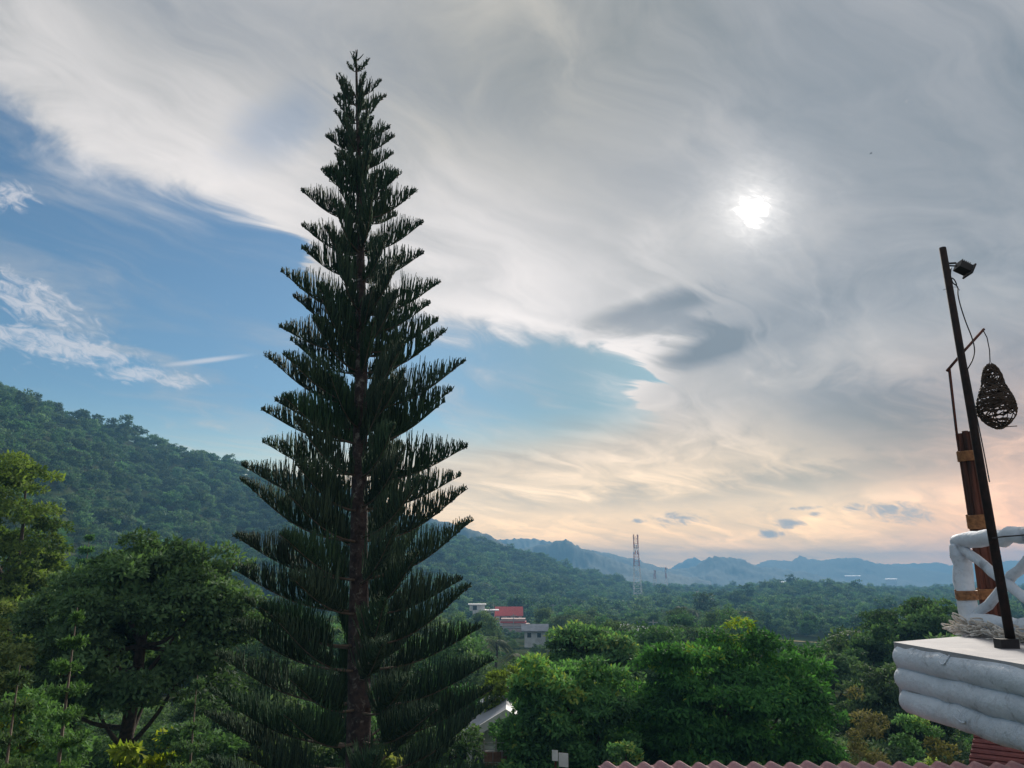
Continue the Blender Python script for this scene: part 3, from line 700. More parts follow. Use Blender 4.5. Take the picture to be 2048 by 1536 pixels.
# distant sheds on the plain catch the light
for px, py, r, lab in [(1705, 1151, 2700, 'long white shed far out on the hazy plain'), (1782, 1157, 2300, 'small white shed far out on the hazy plain'), (1570, 1163, 2000, 'white building at the foot of the mesa hill')]:
    p = place(px, py, r); g0 = gz(p.x, p.y); e = empty('far_shed', (p.x, p.y, min(g0, p.z - 5))); e.rotation_euler = (0, 0, -facing(p)); tag(e, lab, 'shed', 'sheds on the plain')
    HH = p.z - e.location.z; Wd = 44 if px == 1705 else 26
    mb = MB(); mb.box((0, 0, HH / 2 - 1), (Wd, 16, HH - 2)); mb.build('wall', M['tower_white'], e)
    mb = MB(); gable(mb, Wd, 16, 2.4, 1); mb.build('roof', M['tower_white'], e, loc=(0, 0, HH - 2))
# utility poles
for px, ptop, r, lab in [(987, 1208, 345, 'utility pole just behind the red roofed house'), (979, 1215, 250, 'tall pale utility pole between the white house and the red roof'), (1027, 1228, 270, 'utility pole in front of the pink terraced house'),
        (1106, 1208, 330, 'utility pole uphill from the grey roofed building'), (1140, 1208, 300, 'utility pole among dark trees next beyond the grey roofed building'), (1306, 1240, 180, 'utility pole below the tall red and white mast'), (924, 1222, 300, 'utility pole glimpsed beside the tips of the star pine')]:
    p = place(px, ptop, r); g0 = gz(p.x, p.y); e = empty('utility_pole', (p.x, p.y, g0))
    tag(e, lab, 'pole', 'utility poles in the valley')
    hh = p.z - g0; mb = MB(); mb.tube([(0, 0, -.3), (0, 0, hh)], [.2, .13], 6); mb.build('shaft', M['concrete'], e)
    mb = MB(); mb.box((0, 0, hh - .5), (2.0, .14, .14)); mb.build('crossarm', M['concrete'], e)
    keep(p.x, p.y, 3)
# lattice towers
def lattice(label, px, ptop, pbot, r, wb, wt, bays, antennas, rad):
    p = place(px, ptop, r); b = place(px, pbot, r); g0 = gz(p.x, p.y)
    e = empty('radio_mast', (p.x, p.y, g0)); tag(e, label, 'tower', 'radio masts on the ridge')
    H = p.z - g0; zs = np.linspace(0, H, bays + 1); hv = p.z - b.z
    W = lambda z: np.interp(z, [0, H - hv, H * .55 + .45 * (H - hv), H], [wb * 1.1, wb, wt * 1.25, wt])
    cor = lambda z, k: np.array([(-1, 1, 1, -1)[k] * W(z) / 2, (-1, -1, 1, 1)[k] * W(z) / 2, z])
    for i in range(bays):
        f = (zs[i] - (H - hv)) / hv
        m = M['tower_white'] if f < .30 else M['tower_red'] if f < .62 else (M['tower_white'] if f < .70 else M['tower_red'])
        mb = MB()
        for k in range(4):
            mb.tube([cor(zs[i], k), cor(zs[i + 1], k)], rad, 4, cap=False)
            mb.tube([cor(zs[i], k), cor(zs[i], (k + 1) % 4)], rad * .7, 4, cap=False)
            if i % 2: mb.tube([cor(zs[i], k), cor(zs[i + 1], (k + 1) % 4)], rad * .6, 3, cap=False)
            else: mb.tube([cor(zs[i], (k + 1) % 4), cor(zs[i + 1], k)], rad * .6, 3, cap=False)
        mb.build('lattice_section', m, e)
    for k in range(antennas):
        a = k * 2.4; z = H - 2 - (k % 4) * 4.0; mb = MB()
        mb.box((math.cos(a) * (wt / 2 + .45), math.sin(a) * (wt / 2 + .45), z), (.55, .55, 3.2)); mb.build('antenna', M['tower_red'] if k % 2 else M['concrete'], e)
lattice('tall red and white lattice mast rising above the ridge line', 1271, 1069, 1170, 640, 5.8, 3.0, 16, 9, .16)
lattice('small lattice mast standing nearest the tall red and white mast', 1309, 1140, 1170, 900, 4.2, 1.2, 9, 2, .16)
lattice('slender lattice mast farther along the ridge with long needle top', 1331, 1134, 1170, 950, 3.6, .8, 10, 2, .16)
# sandy field strips
def field(label, pts, r0):
    V = []; n = 26
    a = [place(*pts[0], r0), place(*pts[1], r0)]
    xs = np.linspace(a[0].x, a[1].x, n); ys = np.linspace(a[0].y, a[1].y, n)
    for k in range(n):
        for dy in (-6, -2, 2, 6):
            x, y = xs[k], ys[k] + dy * (1 - .6 * abs(2 * k / (n - 1) - 1)); V.append((x, y, gz(x, y) + .15))
        keep(xs[k], ys[k], 8)
        for d in (8, 15, 22, 30): keep(xs[k] * (1 - d / r0), ys[k] * (1 - d / r0), 6)
    F = [(i * 4 + j, i * 4 + j + 1, (i + 1) * 4 + j + 1, (i + 1) * 4 + j) for i in range(n - 1) for j in range(3)]
    tag(ob('field', np_mesh('field', V, [F], M['sand'])), kind='structure')
field('strip', [(1545, 1262), (1700, 1272)], 250)
# palms
def palm(label, px, ptop, r, seed, dead=False):
    g = np.random.default_rng(seed); p = place(px, ptop, r); g0 = gz(p.x, p.y); H = p.z - g0 - 1.2
    t = empty('coconut_palm', (p.x, p.y, g0)); tag(t, label, 'palm', 'coconut palms in the valley'); keep(p.x, p.y, 3.5)
    for d in (5, 10, 15): keep(p.x * (1 - d / r), p.y * (1 - d / r), 3)
    mb = MB(); mb.tube(smooth_path([(0, 0, -.4), (.3, 0, H * .5), (.2, .2, H)], 4), [.24, .17, .13], 7); mb.build('trunk', M['bark'], t, smooth=True)
    for k in range(17):
        a = g.uniform(0, 6.28); up = g.uniform(-.6, 1.2); L = g.uniform(2.6, 3.4)
        u = np.linspace(0, 1, 9); x = L * u * math.cos(min(up, .9) * .6); z = L * (up * .55 * u - .75 * u ** 2)
        Pm = np.stack([x, 0 * x, z], 1); V, F = [], []
        for i in range(1, 9):
            for s in (-1, 1):
                ll = .75 * math.sin(math.pi * (.12 + .8 * u[i])); o = Pm[i]; w = .11; j = len(V)
                V += [o + [-w, 0, 0], o + [w, 0, 0], o + [.35 * ll + .03, s * ll, -.55 * ll]]; F.append((j, j + 1, j + 2))
                o = (Pm[i] + Pm[i - 1]) / 2; j = len(V)
                V += [o + [-w, 0, 0], o + [w, 0, 0], o + [.35 * ll + .03, s * ll, -.55 * ll]]; F.append((j, j + 1, j + 2))
        me = np_mesh('frond', np.array(V), [np.array(F)], M['lf_palm'], tint=g.uniform(.2, .9, len(F)))
        f = ob('frond', me, t, (.2, .2, H)); f.rotation_euler = (0, 0, a)
palm('pale feathery coconut palm below the white flat roofed house', 948, 1262, 110, 1); palm('coconut palm close under the red roofed house', 990, 1268, 120, 2)
palm('slim tall coconut palm above the spreading tree', 1360, 1206, 215, 3); palm('shorter coconut palm beside the slim tall palm', 1340, 1215, 220, 4)
palm('coconut palm standing at the end of the sandy field', 1488, 1215, 225, 5); palm('coconut palm with grey fronds beyond the leafy tree', 1385, 1213, 230, 6)
palm('small coconut palm near the grey roofed building', 1040, 1290, 95, 7)

# ------------------------------------------------------------------ fill the valley and the hill with trees
def scatter():
    g = np.random.default_rng(77); pts = []
    r = 44.0
    while r < 1500:
        step = np.interp(r, [44, 120, 300, 700, 1500], [5.2, 5.6, 6.2, 7.0, 10.5])
        n = int(R(84) * r / step)
        a = R(-42) + (np.arange(n) + g.uniform(-.5, .5, n)) * R(84) / max(n, 1)
        rr = r + g.uniform(-.5, .5, n) * step
        pts.append(np.stack([np.sin(a) * rr, np.cos(a) * rr], 1)); r += step
    P = np.concatenate(pts); K = np.array(KEEP)
    ok = np.ones(len(P), bool)
    for x, y, q in K: ok &= np.hypot(P[:, 0] - x, P[:, 1] - y) > q
    gzs = ground_z(P[:, 0], P[:, 1]); pr = np.hypot(P[:, 0], P[:, 1]); pa = np.degrees(np.arctan2(P[:, 0], P[:, 1]))
    short = np.zeros(len(P), bool)
    for x0, x1, yb, rh_ in SIGHT:
        a0_, a1_ = azel(x0, yb)[0], azel(x1, yb)[0]; te_ = math.tan(R(azel((x0 + x1) / 2, yb)[1])); mg = np.degrees(4.6 / pr)
        cut = (pa > a0_ - mg) & (pa < a1_ + mg) & (pr < rh_ + 4) & ((gzs + 5.6 - 10.0) / pr > te_)
        ok &= ~(cut & ((gzs + 2.0 - 10.0) / pr > te_)); short |= cut
    P = P[ok]; short = short[ok]; rr = np.hypot(P[:, 0], P[:, 1]); az = np.degrees(np.arctan2(P[:, 0], P[:, 1]))
    near = (rr < 118) & ~short
    # nothing random right behind the tall pine's crown edge or in front of the named trees
    near &= ~((rr < 60) & (az > -34) & (az < 30))
    idx = np.where(near)[0][:290]
    rest = np.setdiff1d(np.where(rr >= 60)[0], idx)
    KN = ['rounded', 'flat topped', 'narrow', 'low bushy']; NM = ['rounded_valley_tree', 'flat_topped_valley_tree', 'narrow_valley_tree', 'low_valley_tree']
    AZS = [azel(px, 1300)[0] for px in (330, 560, 900, 1060, 1270, 1640)]
    WH = ['at the hill foot beside the creeper covered tree', 'at the hill foot behind the forked tree', 'behind the trunk of the star pine', 'below the village houses', 'beyond the dense rounded tree', 'beyond the broad spreading tree', 'beyond the end of the white log terrace']
    for i in idx:
        k, tm, cm = near_protos[int(g.integers(len(near_protos)))]
        t = empty(NM[k], (P[i, 0], P[i, 1], gz(P[i, 0], P[i, 1]))); wh = WH[int(np.searchsorted(AZS, az[i]))]; tag(t, KN[k] + ' green tree ' + wh, 'tree', KN[k] + ' trees ' + wh)
        s = g.uniform(.62, 1.0); t.scale = (s, s, s * g.uniform(.85, 1.1)); t.rotation_euler = (0, 0, g.uniform(0, 6.28))
        ob('trunk', tm, t); ob('crown', cm, t)
    Q = P[rest]; n = len(Q); rq = np.hypot(Q[:, 0], Q[:, 1])
    me = bpy.data.meshes.new('forest'); me.vertices.add(n)
    me.vertices.foreach_set('co', np.column_stack([Q, ground_z(Q[:, 0], Q[:, 1])]).astype(np.float32).ravel())
    sca = me.attributes.new('tree_scale', 'FLOAT_VECTOR', 'POINT'); s = g.uniform(.6, 1.2, n) * np.interp(rq, [60, 250, 400, 1500], [.78, .85, 1.0, 1.15])
    big = (g.random(n) < .06) & (rq > 300); s[big] *= 1.45; s[short[rest]] = g.uniform(.2, .33, int(short[rest].sum()))
    sca.data.foreach_set('vector', np.column_stack([s, s, s * g.uniform(.75, 1.15, n)]).astype(np.float32).ravel())
    ro = me.attributes.new('tree_turn', 'FLOAT_VECTOR', 'POINT'); ro.data.foreach_set('vector', np.column_stack([g.normal(0, .05, n), g.normal(0, .05, n), g.uniform(0, 6.28, n)]).astype(np.float32).ravel())
    pk = me.attributes.new('tree_pick', 'INT', 'POINT')
    lod = np.where(rq < 260, g.integers(0, 9, n), 9 + g.integers(0, 7, n)); pk.data.foreach_set('value', lod.astype(np.int32))
    c = bpy.data.collections.new('tree_kinds')
    for i, m_ in enumerate([q[2] for q in near_protos] + far_protos):
        o = bpy.data.objects.new('tree_kind_%02d' % i, m_); c.objects.link(o)
    ng = bpy.data.node_groups.new('forest', 'GeometryNodeTree')
    ng.interface.new_socket('Geometry', in_out='INPUT', socket_type='NodeSocketGeometry'); ng.interface.new_socket('Geometry', in_out='OUTPUT', socket_type='NodeSocketGeometry')
    N, Lk = ng.nodes, ng.links
    gi, go = N.new('NodeGroupInput'), N.new('NodeGroupOutput')
    ci = N.new('GeometryNodeCollectionInfo'); ci.inputs['Collection'].default_value = c
    ci.inputs['Separate Children'].default_value = True; ci.inputs['Reset Children'].default_value = True
    ip = N.new('GeometryNodeInstanceOnPoints'); ip.inputs['Pick Instance'].default_value = True
    def attr(nm, ty):
        a = N.new('GeometryNodeInputNamedAttribute'); a.data_type = ty; a.inputs['Name'].default_value = nm
        return [o for o in a.outputs if o.enabled and o.name == 'Attribute'][0]
    Lk.new(gi.outputs[0], ip.inputs['Points']); Lk.new(ci.outputs[0], ip.inputs['Instance'])
    Lk.new(attr('tree_pick', 'INT'), ip.inputs['Instance Index']); Lk.new(attr('tree_scale', 'FLOAT_VECTOR'), ip.inputs['Scale'])
    e2r = N.new('FunctionNodeEulerToRotation'); Lk.new(attr('tree_turn', 'FLOAT_VECTOR'), e2r.inputs[0]); Lk.new(e2r.outputs[0], ip.inputs['Rotation'])
    Lk.new(ip.outputs[0], go.inputs[0])
    o = ob('forest', me); md = o.modifiers.new('trees', 'NODES'); md.node_group = ng
    tag(o, 'unbroken green forest covering the hill and the far valley', 'forest', kind='stuff')
    # undergrowth between the near trees
    U = []
    for r in np.arange(11, 62, 1.5):
        n = int(R(84) * r / 1.5); a = R(-42) + (np.arange(n) + g.uniform(-.5, .5, n)) * R(84) / n; q = r + g.uniform(-.7, .7, n)
        U.append(np.stack([np.sin(a) * q, np.cos(a) * q], 1))
    U = np.concatenate(U); n = len(U); me2 = bpy.data.meshes.new('undergrowth'); me2.vertices.add(n)
    me2.vertices.foreach_set('co', np.column_stack([U, ground_z(U[:, 0], U[:, 1]) - .75]).astype(np.float32).ravel())
    s = g.uniform(.2, .42, n)
    me2.attributes.new('tree_scale', 'FLOAT_VECTOR', 'POINT').data.foreach_set('vector', np.column_stack([s * 1.2, s * 1.2, s]).astype(np.float32).ravel())
    me2.attributes.new('tree_turn', 'FLOAT_VECTOR', 'POINT').data.foreach_set('vector', np.column_stack([g.normal(0, .2, n), g.normal(0, .2, n), g.uniform(0, 6.28, n)]).astype(np.float32).ravel())
    me2.attributes.new('tree_pick', 'INT', 'POINT').data.foreach_set('value', g.integers(0, 9, n).astype(np.int32))
    o = ob('undergrowth', me2); md = o.modifiers.new('bushes', 'NODES'); md.node_group = ng
    tag(o, 'dark tangled undergrowth covering the slope below the terrace', 'undergrowth', kind='stuff')
    print('TREES', len(idx), n)
scatter()

# ------------------------------------------------------------------ white log terrace with its railing, posts and lamps
M['white_paint'] = mat('white_paint', (0.70, 0.755, 0.82), 0.75, (0.53, 0.58, 0.64), 3.0, detail=10, bump=1.0, bscale=16, dirt=(0.22, 0.235, 0.26), dscale=3.2, lo=.3, hi=.7)  # blue of the sky light is put into the white paint colour
M['white_top'] = mat('white_top', (0.37, 0.365, 0.375), 0.8, (0.30, 0.295, 0.31), 2.0, bump=0.3, bscale=12, dirt=(0.45, 0.43, 0.42), dscale=1.8)
M['wood_red'] = mat('wood_red', (0.13, 0.045, 0.03), 0.8, (0.035, 0.018, 0.015), 9, bump=0.7, bscale=26, stretch=(1, 1, .12))
M['cane'] = mat('cane', (0.40, 0.19, 0.08), 0.6, (0.22, 0.10, 0.045), 30)
M['rope'] = mat('rope', (0.74, 0.70, 0.64), 0.9, (0.55, 0.50, 0.44), 30, bump=.3)
M['rust_steel'] = mat('rust_steel', (0.013, 0.010, 0.010), 0.85, (0.025, 0.015, 0.013), 12, bump=.2, dirt=(0.045, 0.022, 0.018), dscale=7)
M['black'] = mat('black', (0.015, 0.015, 0.017), 0.5, (0.025, 0.025, 0.028), 9)
M['wicker'] = mat('wicker', (0.07, 0.045, 0.03), 0.75, (0.03, 0.02, 0.015), 20)
M['glass_dark'] = mat('glass_dark', (0.10, 0.11, 0.12), 0.08, spec=.8)
ZT = 9.45
A = at_z(1800, 1284, ZT); Bv = at_z(2048, 1326, ZT); C = at_z(1925, 1273, ZT)
e1 = (Bv - A).normalized(); e2 = (C - A).normalized(); n1 = Vector((e1.y, -e1.x, 0))
if n1.dot(EYE - A) < 0: n1 = -n1
n2 = Vector((e2.y, -e2.x, 0))
if n2.dot(e1) > 0: n2 = -n2
L1, L2 = 6.0, 5.0; LR = 0.103; PITCH = 0.168
terr = empty('log_terrace', (A.x, A.y, ZT - .55)); tag(terr, 'white painted terrace edged with three stacked concrete logs', 'terrace')
def rel(v, base): return tuple(v - Vector(base.location))
mb = MB()
q = [A + n1 * .055 - e1 * .0, A + n1 * .055 + e1 * L1, A + e1 * L1 + e2 * L2, A + e2 * L2 ]
top = [v + Vector((0, 0, 0)) for v in q]
if ((q[1] - q[0]).cross(q[2] - q[1])).z < 0: top = top[::-1]
mb.prism([rel(v, terr) for v in top], (0, 0, -.50), (0, 0, 0.0)); mb.build('slab', M['white_top'], terr)
def log(p, d, L, r, name, parent, mt, seed, ends=(1, 1), wob=.012):
    g = np.random.default_rng(seed); k = max(10, int(L / .13)); pts, rad = [], []
    if ends[0]:
        for f, s in ((-.62, .45), (-.45, .72), (-.2, .93)): pts.append(p + d * (r * f)); rad.append(r * s)
    for i in range(k + 1):
        pts.append(p + d * (L * i / k) + Vector(g.normal(0, wob * .35, 3))); rad.append(r * (1 + g.normal(0, wob * 2.0)))
    if ends[1]:
        for f, s in ((.2, .93), (.45, .72), (.62, .45)): pts.append(p + d * (L + r * f)); rad.append(r * s)
    m = MB(); m.tube([rel(x, parent) for x in pts], rad, 18, jit=.018)
    return m.build(name, mt, parent, smooth=True)
logs = []
for k in range(3):
    z = -LR - 0.012 - PITCH * k
    off = n1 * (0.0) + Vector((0, 0, z)); inset = 0.0 if k < 2 else 0.03
    lg = log(A + off + e1 * (LR * .5 + inset), e1, L1 - .2, LR, 'edge_log', terr, M['white_paint'], 500 + k); logs.append(lg)
    log(A + Vector((0, 0, z - .004)) + e2 * (LR * .9), e2, L2 - .2, LR * .96, 'edge_log', terr, M['white_paint'], 510 + k)
def knot(px, py, k, w, h, rot=0):
    """raised ring moulded on the log face"""
    d = ray(px, py); c = A + Vector((0, 0, -LR - .012 - PITCH * k)); 
    s = (c - EYE).dot(n1) / d.dot(n1); p = EYE + d * s
    u = p - c; along = e1 * u.dot(e1); zz = u.z; pts = []
    for i in range(15):
        a = 2 * math.pi * i / 14; x = math.cos(a) * w; y = math.sin(a) * h
        yy = max(-LR * .95, min(LR * .95, zz + y + x * rot)); pts.append(rel(c + along + e1 * x + Vector((0, 0, yy)) + n1 * math.sqrt(LR * LR - yy * yy) * 1.005, logs[k].parent))
    m = MB(); m.tube(pts, .0065, 5, cap=False); ko = m.build('knot_ring', M['white_paint'], logs[k], smooth=True); return ko
knot(1910, 1318, 0, .045, .038); knot(1945, 1432, 2, .085, .03, -.25)
# railing
P0 = at_z(1944, 1268, ZT)
rail = empty('log_railing', tuple(P0)); tag(rail, 'white log railing with crossed braces on the terrace edge', 'railing')
def zof(px, py, P): return (EYE + ray(px, py) * ((P - EYE).dot(Vector((0, 1, 0))) / ray(px, py).y)).z
ztop = zof(1925, 1083, P0); BAY = (at_z(2052, 1289, ZT) - P0).length * 1.0
e3 = e1
def rpt(s, z): return P0 + e3 * s + Vector((0, 0, z - ZT))
def rlog(a, b, r, seed, name, ends=(1, 1)):
    d = b - a; return log(a, d.normalized(), d.length, r, name, rail, M['white_paint'], seed, ends, wob=.02)
rlog(rpt(0, ZT - .02), rpt(0, ztop - .05), .088, 600, 'post', (0, 1))
rlog(rpt(BAY, ZT - .02), rpt(BAY, ztop + .02), .085, 601, 'post', (0, 1))
rlog(rpt(-.04, ztop), rpt(BAY, ztop + .02), .074, 602, 'top_rail'); rlog(rpt(BAY, ztop + .03), rpt(2 * BAY, ztop), .066, 603, 'top_rail')
zb = ZT + .115
rlog(rpt(.02, zb), rpt(BAY - .02, zb - .01), .078, 604, 'bottom_rail'); rlog(rpt(BAY, zb - .01), rpt(2 * BAY, zb), .068, 605, 'bottom_rail')
f = n1 * .02
rlog(rpt(.06, ztop - .06) + f, rpt(BAY - .05, zb + .12) + f, .045, 606, 'cross_brace'); rlog(rpt(.07, zb + .05) - f, rpt(BAY - .04, ztop - .08) - f, .044, 607, 'cross_brace')
rlog(rpt(BAY + .06, ztop - .06), rpt(2 * BAY, zb + .1), .045, 608, 'cross_brace'); rlog(rpt(BAY + .06, zb + .06) - f, rpt(2 * BAY, ztop - .1) - f, .044, 609, 'cross_brace')
# far railing of the terrace, glimpsed through the near one
Pf = P0 + e2 * 1.5
rail = empty('log_railing', tuple(Pf)); tag(rail, 'part of a second white log railing seen through the near braces', 'railing')
P0s = P0; P0 = Pf
rlog(rpt(.55, ZT - .02), rpt(.55, ztop - .15), .07, 620, 'post', (0, 1)); rlog(rpt(2.6, ZT - .02), rpt(2.6, ztop - .15), .07, 621, 'post', (0, 1))
rlog(rpt(.55, ztop - .2), rpt(2.6, ztop - .2), .05, 622, 'top_rail'); rlog(rpt(.55, ZT + .1), rpt(2.6, ZT + .1), .05, 623, 'bottom_rail'); rlog(rpt(.6, ztop - .22), rpt(1.5, ZT + .3), .05, 624, 'cross_brace'); rlog(rpt(1.5, ZT + .3), rpt(2.5, ztop - .22), .05, 625, 'cross_brace')
P0 = P0s
# bundled wooden post lashed with cane
Yw = P0.y + .22
wb = at_y(1992, 1255, Yw); wb.z = ZT; wt = at_y(1930, 868, Yw)
wp = empty('wooden_post', tuple(wb)); tag(wp, 'dark reddish timber post bound with cane standing behind the white railing', 'post')
ax = (wt - wb); up = ax.normalized(); sx = Vector((1, 0, 0)); sy = up.cross(sx).normalized()
g = np.random.default_rng(9)
for k in range(9):
    a = k * 2 * math.pi / 8 + .3; rr = .0 if k == 8 else .062
    o = sx * math.cos(a) * rr + sy * math.sin(a) * rr
    h = ax.length + g.uniform(-.07, .03); m = MB()
    m.tube([tuple(o * 1.25), tuple(o + up * h * .5), tuple(o * .95 + up * h)], [.036, .032, .028], 7, jit=.08); m.build('timber_strip', M['wood_red'], wp)
def lashing(parent, c, axis, r, h, turns, mt, name='cane_lashing', rr=.006, flat=1.0, base=None):
    s1 = axis.cross(Vector((0, 1, 0))).normalized(); s2 = axis.cross(s1).normalized(); pts = []
    for i in range(turns * 16 + 1):
        a = 2 * math.pi * i / 16; pts.append(rel(c + axis * (h * (i / (turns * 16) - .5)) + s1 * math.cos(a) * r + s2 * math.sin(a) * r * flat, parent))
    m = MB(); m.tube(pts, rr, 5); return m.build(name, mt, parent, smooth=True)
def on_post(py):
    t = np.linspace(0, 1, 60); best = min(t, key=lambda u: abs(768 - FPX * ((wb + ax * u - EYE).dot(UP) / (wb + ax * u - EYE).dot(FWD)) - py)); return wb + ax * float(best)
lashing(wp, on_post(910), up, .104, .105, 9, M['cane']); lashing(wp, on_post(1044), up, .108, .14, 11, M['cane']); lashing(wp, on_post(1188), up, .115, .10, 8, M['cane'])
rail0 = bpy.data.objects['log_railing']
lashing(rail0, rpt(0, zof(1930, 1190, P0)), Vector((0, 0, 1)), .097, .09, 7, M['cane'])
# rope garland along the bottom rail
gar = empty('rope_garland', tuple(P0)); tag(gar, 'frayed pale rope garland piled along the foot of the railing', 'rope')
lm = []
for v in range(6):
    g = np.random.default_rng(40 + v); L = g.uniform(.07, .13); w = L * g.uniform(.12, .22)
    pts = [(0, 0, 0), (w, L * .3, .01), (w * .9, L * .8, .02), (0, L, .03), (-w * .9, L * .8, .02), (-w, L * .3, .01), (0, 0, 0)]
    m = MB(); m.tube(smooth_path(pts, 3), .0072, 5, cap=False); lm.append(m.mesh('rope_loop', M['rope'], smooth=True))
g = np.random.default_rng(60)
for i in range(170):
    s = g.uniform(-.16, BAY + .5); zz = abs(g.normal(.012, .05)) + .01; o = n1 * (.085 + g.uniform(-.02, .06) + (.10 - min(zz, .1)) * .5)
    p = P0 + e3 * s + o + Vector((0, 0, min(zz, .15)))
    if s < -.05: p = P0 + e3 * g.uniform(-.12, 0) + n1 * g.uniform(-.1, .1) + Vector((0, 0, zz + .03))
    l = ob('rope_loop', lm[i % 6], gar, rel(p, gar)); an = math.atan2(n1.y, n1.x) - math.pi / 2 + g.normal(0, .8) + (.9 if s < 0 else 0)
    l.rotation_euler = (g.uniform(-.5, .55), g.uniform(-.8, .8), an)
m = MB(); m.tube([rel(P0 + e3 * s + n1 * (.12 + .02 * math.sin(9 * s)) + Vector((0, 0, .025)), gar) for s in np.linspace(-.1, BAY + .5, 30)], .012, 6); m.build('core_rope', M['rope'], gar, smooth=True)
# leaning steel lamp pole
pb = at_z(2024, 1296, ZT); ptp = at_y(1885, 496, pb.y + .25); pole = empty('lamp_pole', tuple(pb)); tag(pole, 'tall leaning rusty steel pole with floodlight near its top', 'lamp pole')
pd = ptp - pb
m = MB(); m.tube([rel(pb + Vector((0, 0, .004)), pole), rel(pb + pd * .5, pole), rel(ptp, pole)], [.036, .033, .030], 12); m.build('shaft', M['rust_steel'], pole, smooth=True)
m = MB(); m.box((-.05, -.02, .035), (.14, .10, .07)); m.build('foot_plate', M['black'], pole)
fl = at_y(1926, 536, ptp.y); fa = at_y(1893, 527, ptp.y)
m = MB(); m.tube([rel(fa, pole), rel(at_y(1912, 526, ptp.y), pole)], .009, 6); m.tube([rel(fa + Vector((0, 0, -.02)), pole), rel(at_y(1914, 532, ptp.y), pole)], .007, 6); m.build('lamp_bracket', M['black'], pole)
Mx = Matrix.Rotation(R(28), 3, 'Y')
head = MB(); head.box(rel(fl, pole), (.105, .12, .065), Mx); hd = head.build('floodlight', M['black'], pole)
m = MB()
for k in range(5): m.box(tuple(Vector(rel(fl, pole)) + Mx @ Vector((-.05 + .018 * k, 0, .036))), (.006, .115, .02), Mx)
m.build('cooling_fin', M['black'], hd)
m = MB(); m.box(tuple(Vector(rel(fl, pole)) + Mx @ Vector((.062, 0, -.003))), (.014, .15, .10), Mx); m.build('lens_frame', M['black'], hd)
m = MB(); m.box(tuple(Vector(rel(fl, pole)) + Mx @ Vector((.070, 0, -.003))), (.006, .12, .075), Mx); m.build('lens', M['glass_dark'], hd)
Yp = ptp.y - .04
def cable(pts, r, parent, name='cable', Y=None):
    P = smooth_path([at_y(x, y, Y + (d if False else 0)) for x, y in pts], 5); m = MB(); m.tube([rel(Vector(p), parent) for p in P], r, 5); return m.build(name, M['black'], parent, smooth=True)
cable([(1902, 536), (1901, 552), (1904, 564), (1913, 570), (1909, 560), (1903, 556), (1906, 566), (1915, 574), (1916, 590), (1922, 615), (1932, 645), (1944, 676), (1949, 700), (1945, 720), (1935, 738)], .0055, pole, Y=Yp)
cable([(1935, 738), (1945, 790), (1957, 850), (1968, 905), (1979, 964)], .005, pole, Y=pb.y + .10)
cable([(1886, 580), (1897, 577), (1912, 574), (1920, 581)], .0022, pole, 'tie_wire', Y=Yp)
cable([(1985, 1076), (2010, 1073), (2048, 1070), (2110, 1062)], .006, pole, 'tie_cable', Y=pb.y - .02)
cable([(2001, 1185), (2005, 1220), (2012, 1250), (2018, 1268), (2020, 1285)], .005, pole, Y=pb.y + .12)
# lantern bracket and woven lantern
br = empty('lantern_bracket', tuple(wt)); tag(br, 'thin dark stick bracket rising from the timber post to hold the lantern', 'bracket')
m = MB(); m.tube([rel(at_y(1915, 880, Yw), br), rel(at_y(1899, 738, Yw), br)], .013, 7); m.build('upright_stick', M['wood_red'], br, smooth=True)
m = MB(); m.tube([rel(at_y(1911, 862, Yw - .02), br), rel(at_y(1897, 742, Yw - .02), br)], .005, 5); m.build('twine', M['black'], br)
m = MB(); m.tube([rel(at_y(1894, 742, Yw), br), rel(at_y(1930, 700, Yw - .01), br), rel(at_y(1968, 658, Yw - .02), br)], .015, 7); m.build('arm', M['wood_red'], br, smooth=True)
m = MB(); m.tube([rel(at_y(x, y, Yw - .02), br) for x, y in ((1966, 660), (1974, 675), (1979, 700), (1980, 722))], .0055, 5); m.build('hanging_cord', M['black'], br, smooth=True)
lt = at_y(1980, 728, Yw - .02); lb = at_y(1999, 858, Yw - .02)
lan = empty('wicker_lantern', tuple(lt)); tag(lan, 'dark pear shaped woven wicker lantern hanging from the stick arm', 'lantern')
lax = lb - lt; u1 = Vector((1, 0, 0)); u2 = lax.normalized().cross(u1).normalized(); px2m = (at_y(1996, 800, Yw).x - at_y(1995, 800, Yw).x)
prof_r = lambda t: px2m * float(np.interp(t, [0, .06, .18, .32, .45, .58, .70, .82, .92, 1.0], [5, 12, 17, 20, 27, 33, 35, 31, 20, 4]))
def lp(t, a): return lt + lax * t + (u1 * math.cos(a) + u2 * math.sin(a)) * prof_r(t)
g = np.random.default_rng(31)
for k in range(11):
    a = k * 2 * math.pi / 11; m = MB(); m.tube([rel(lp(t, a + .12 * math.sin(5 * t + k)), lan) for t in np.linspace(0, 1, 14)], .0052, 4); m.build('rib', M['wicker'], lan)
for k in range(120):
    t0, a0 = g.uniform(.05, .97), g.uniform(0, 6.28); sl = g.normal(0, .05); ln = g.uniform(1.6, 5.5); n = int(ln * 4) + 3
    if k % 4 == 0: sl = g.choice([-1, 1]) * g.uniform(.12, .22)
    m = MB(); ts = [min(.985, max(.03, t0 + sl * i * ln / n + .012 * math.sin(3 * i))) for i in range(n)]
    m.tube([rel(lp(ts[i], a0 + ln * i / n) , lan) for i in range(n)], float(g.uniform(.005, .0105)), 4); m.build('weave_strand', M['wicker'], lan)
m = MB(); m.tube([rel(lp(.97, .2), lan), rel(at_y(2034, 852, Yw - .02), lan)], .0045, 4); m.build('loose_end', M['wicker'], lan)
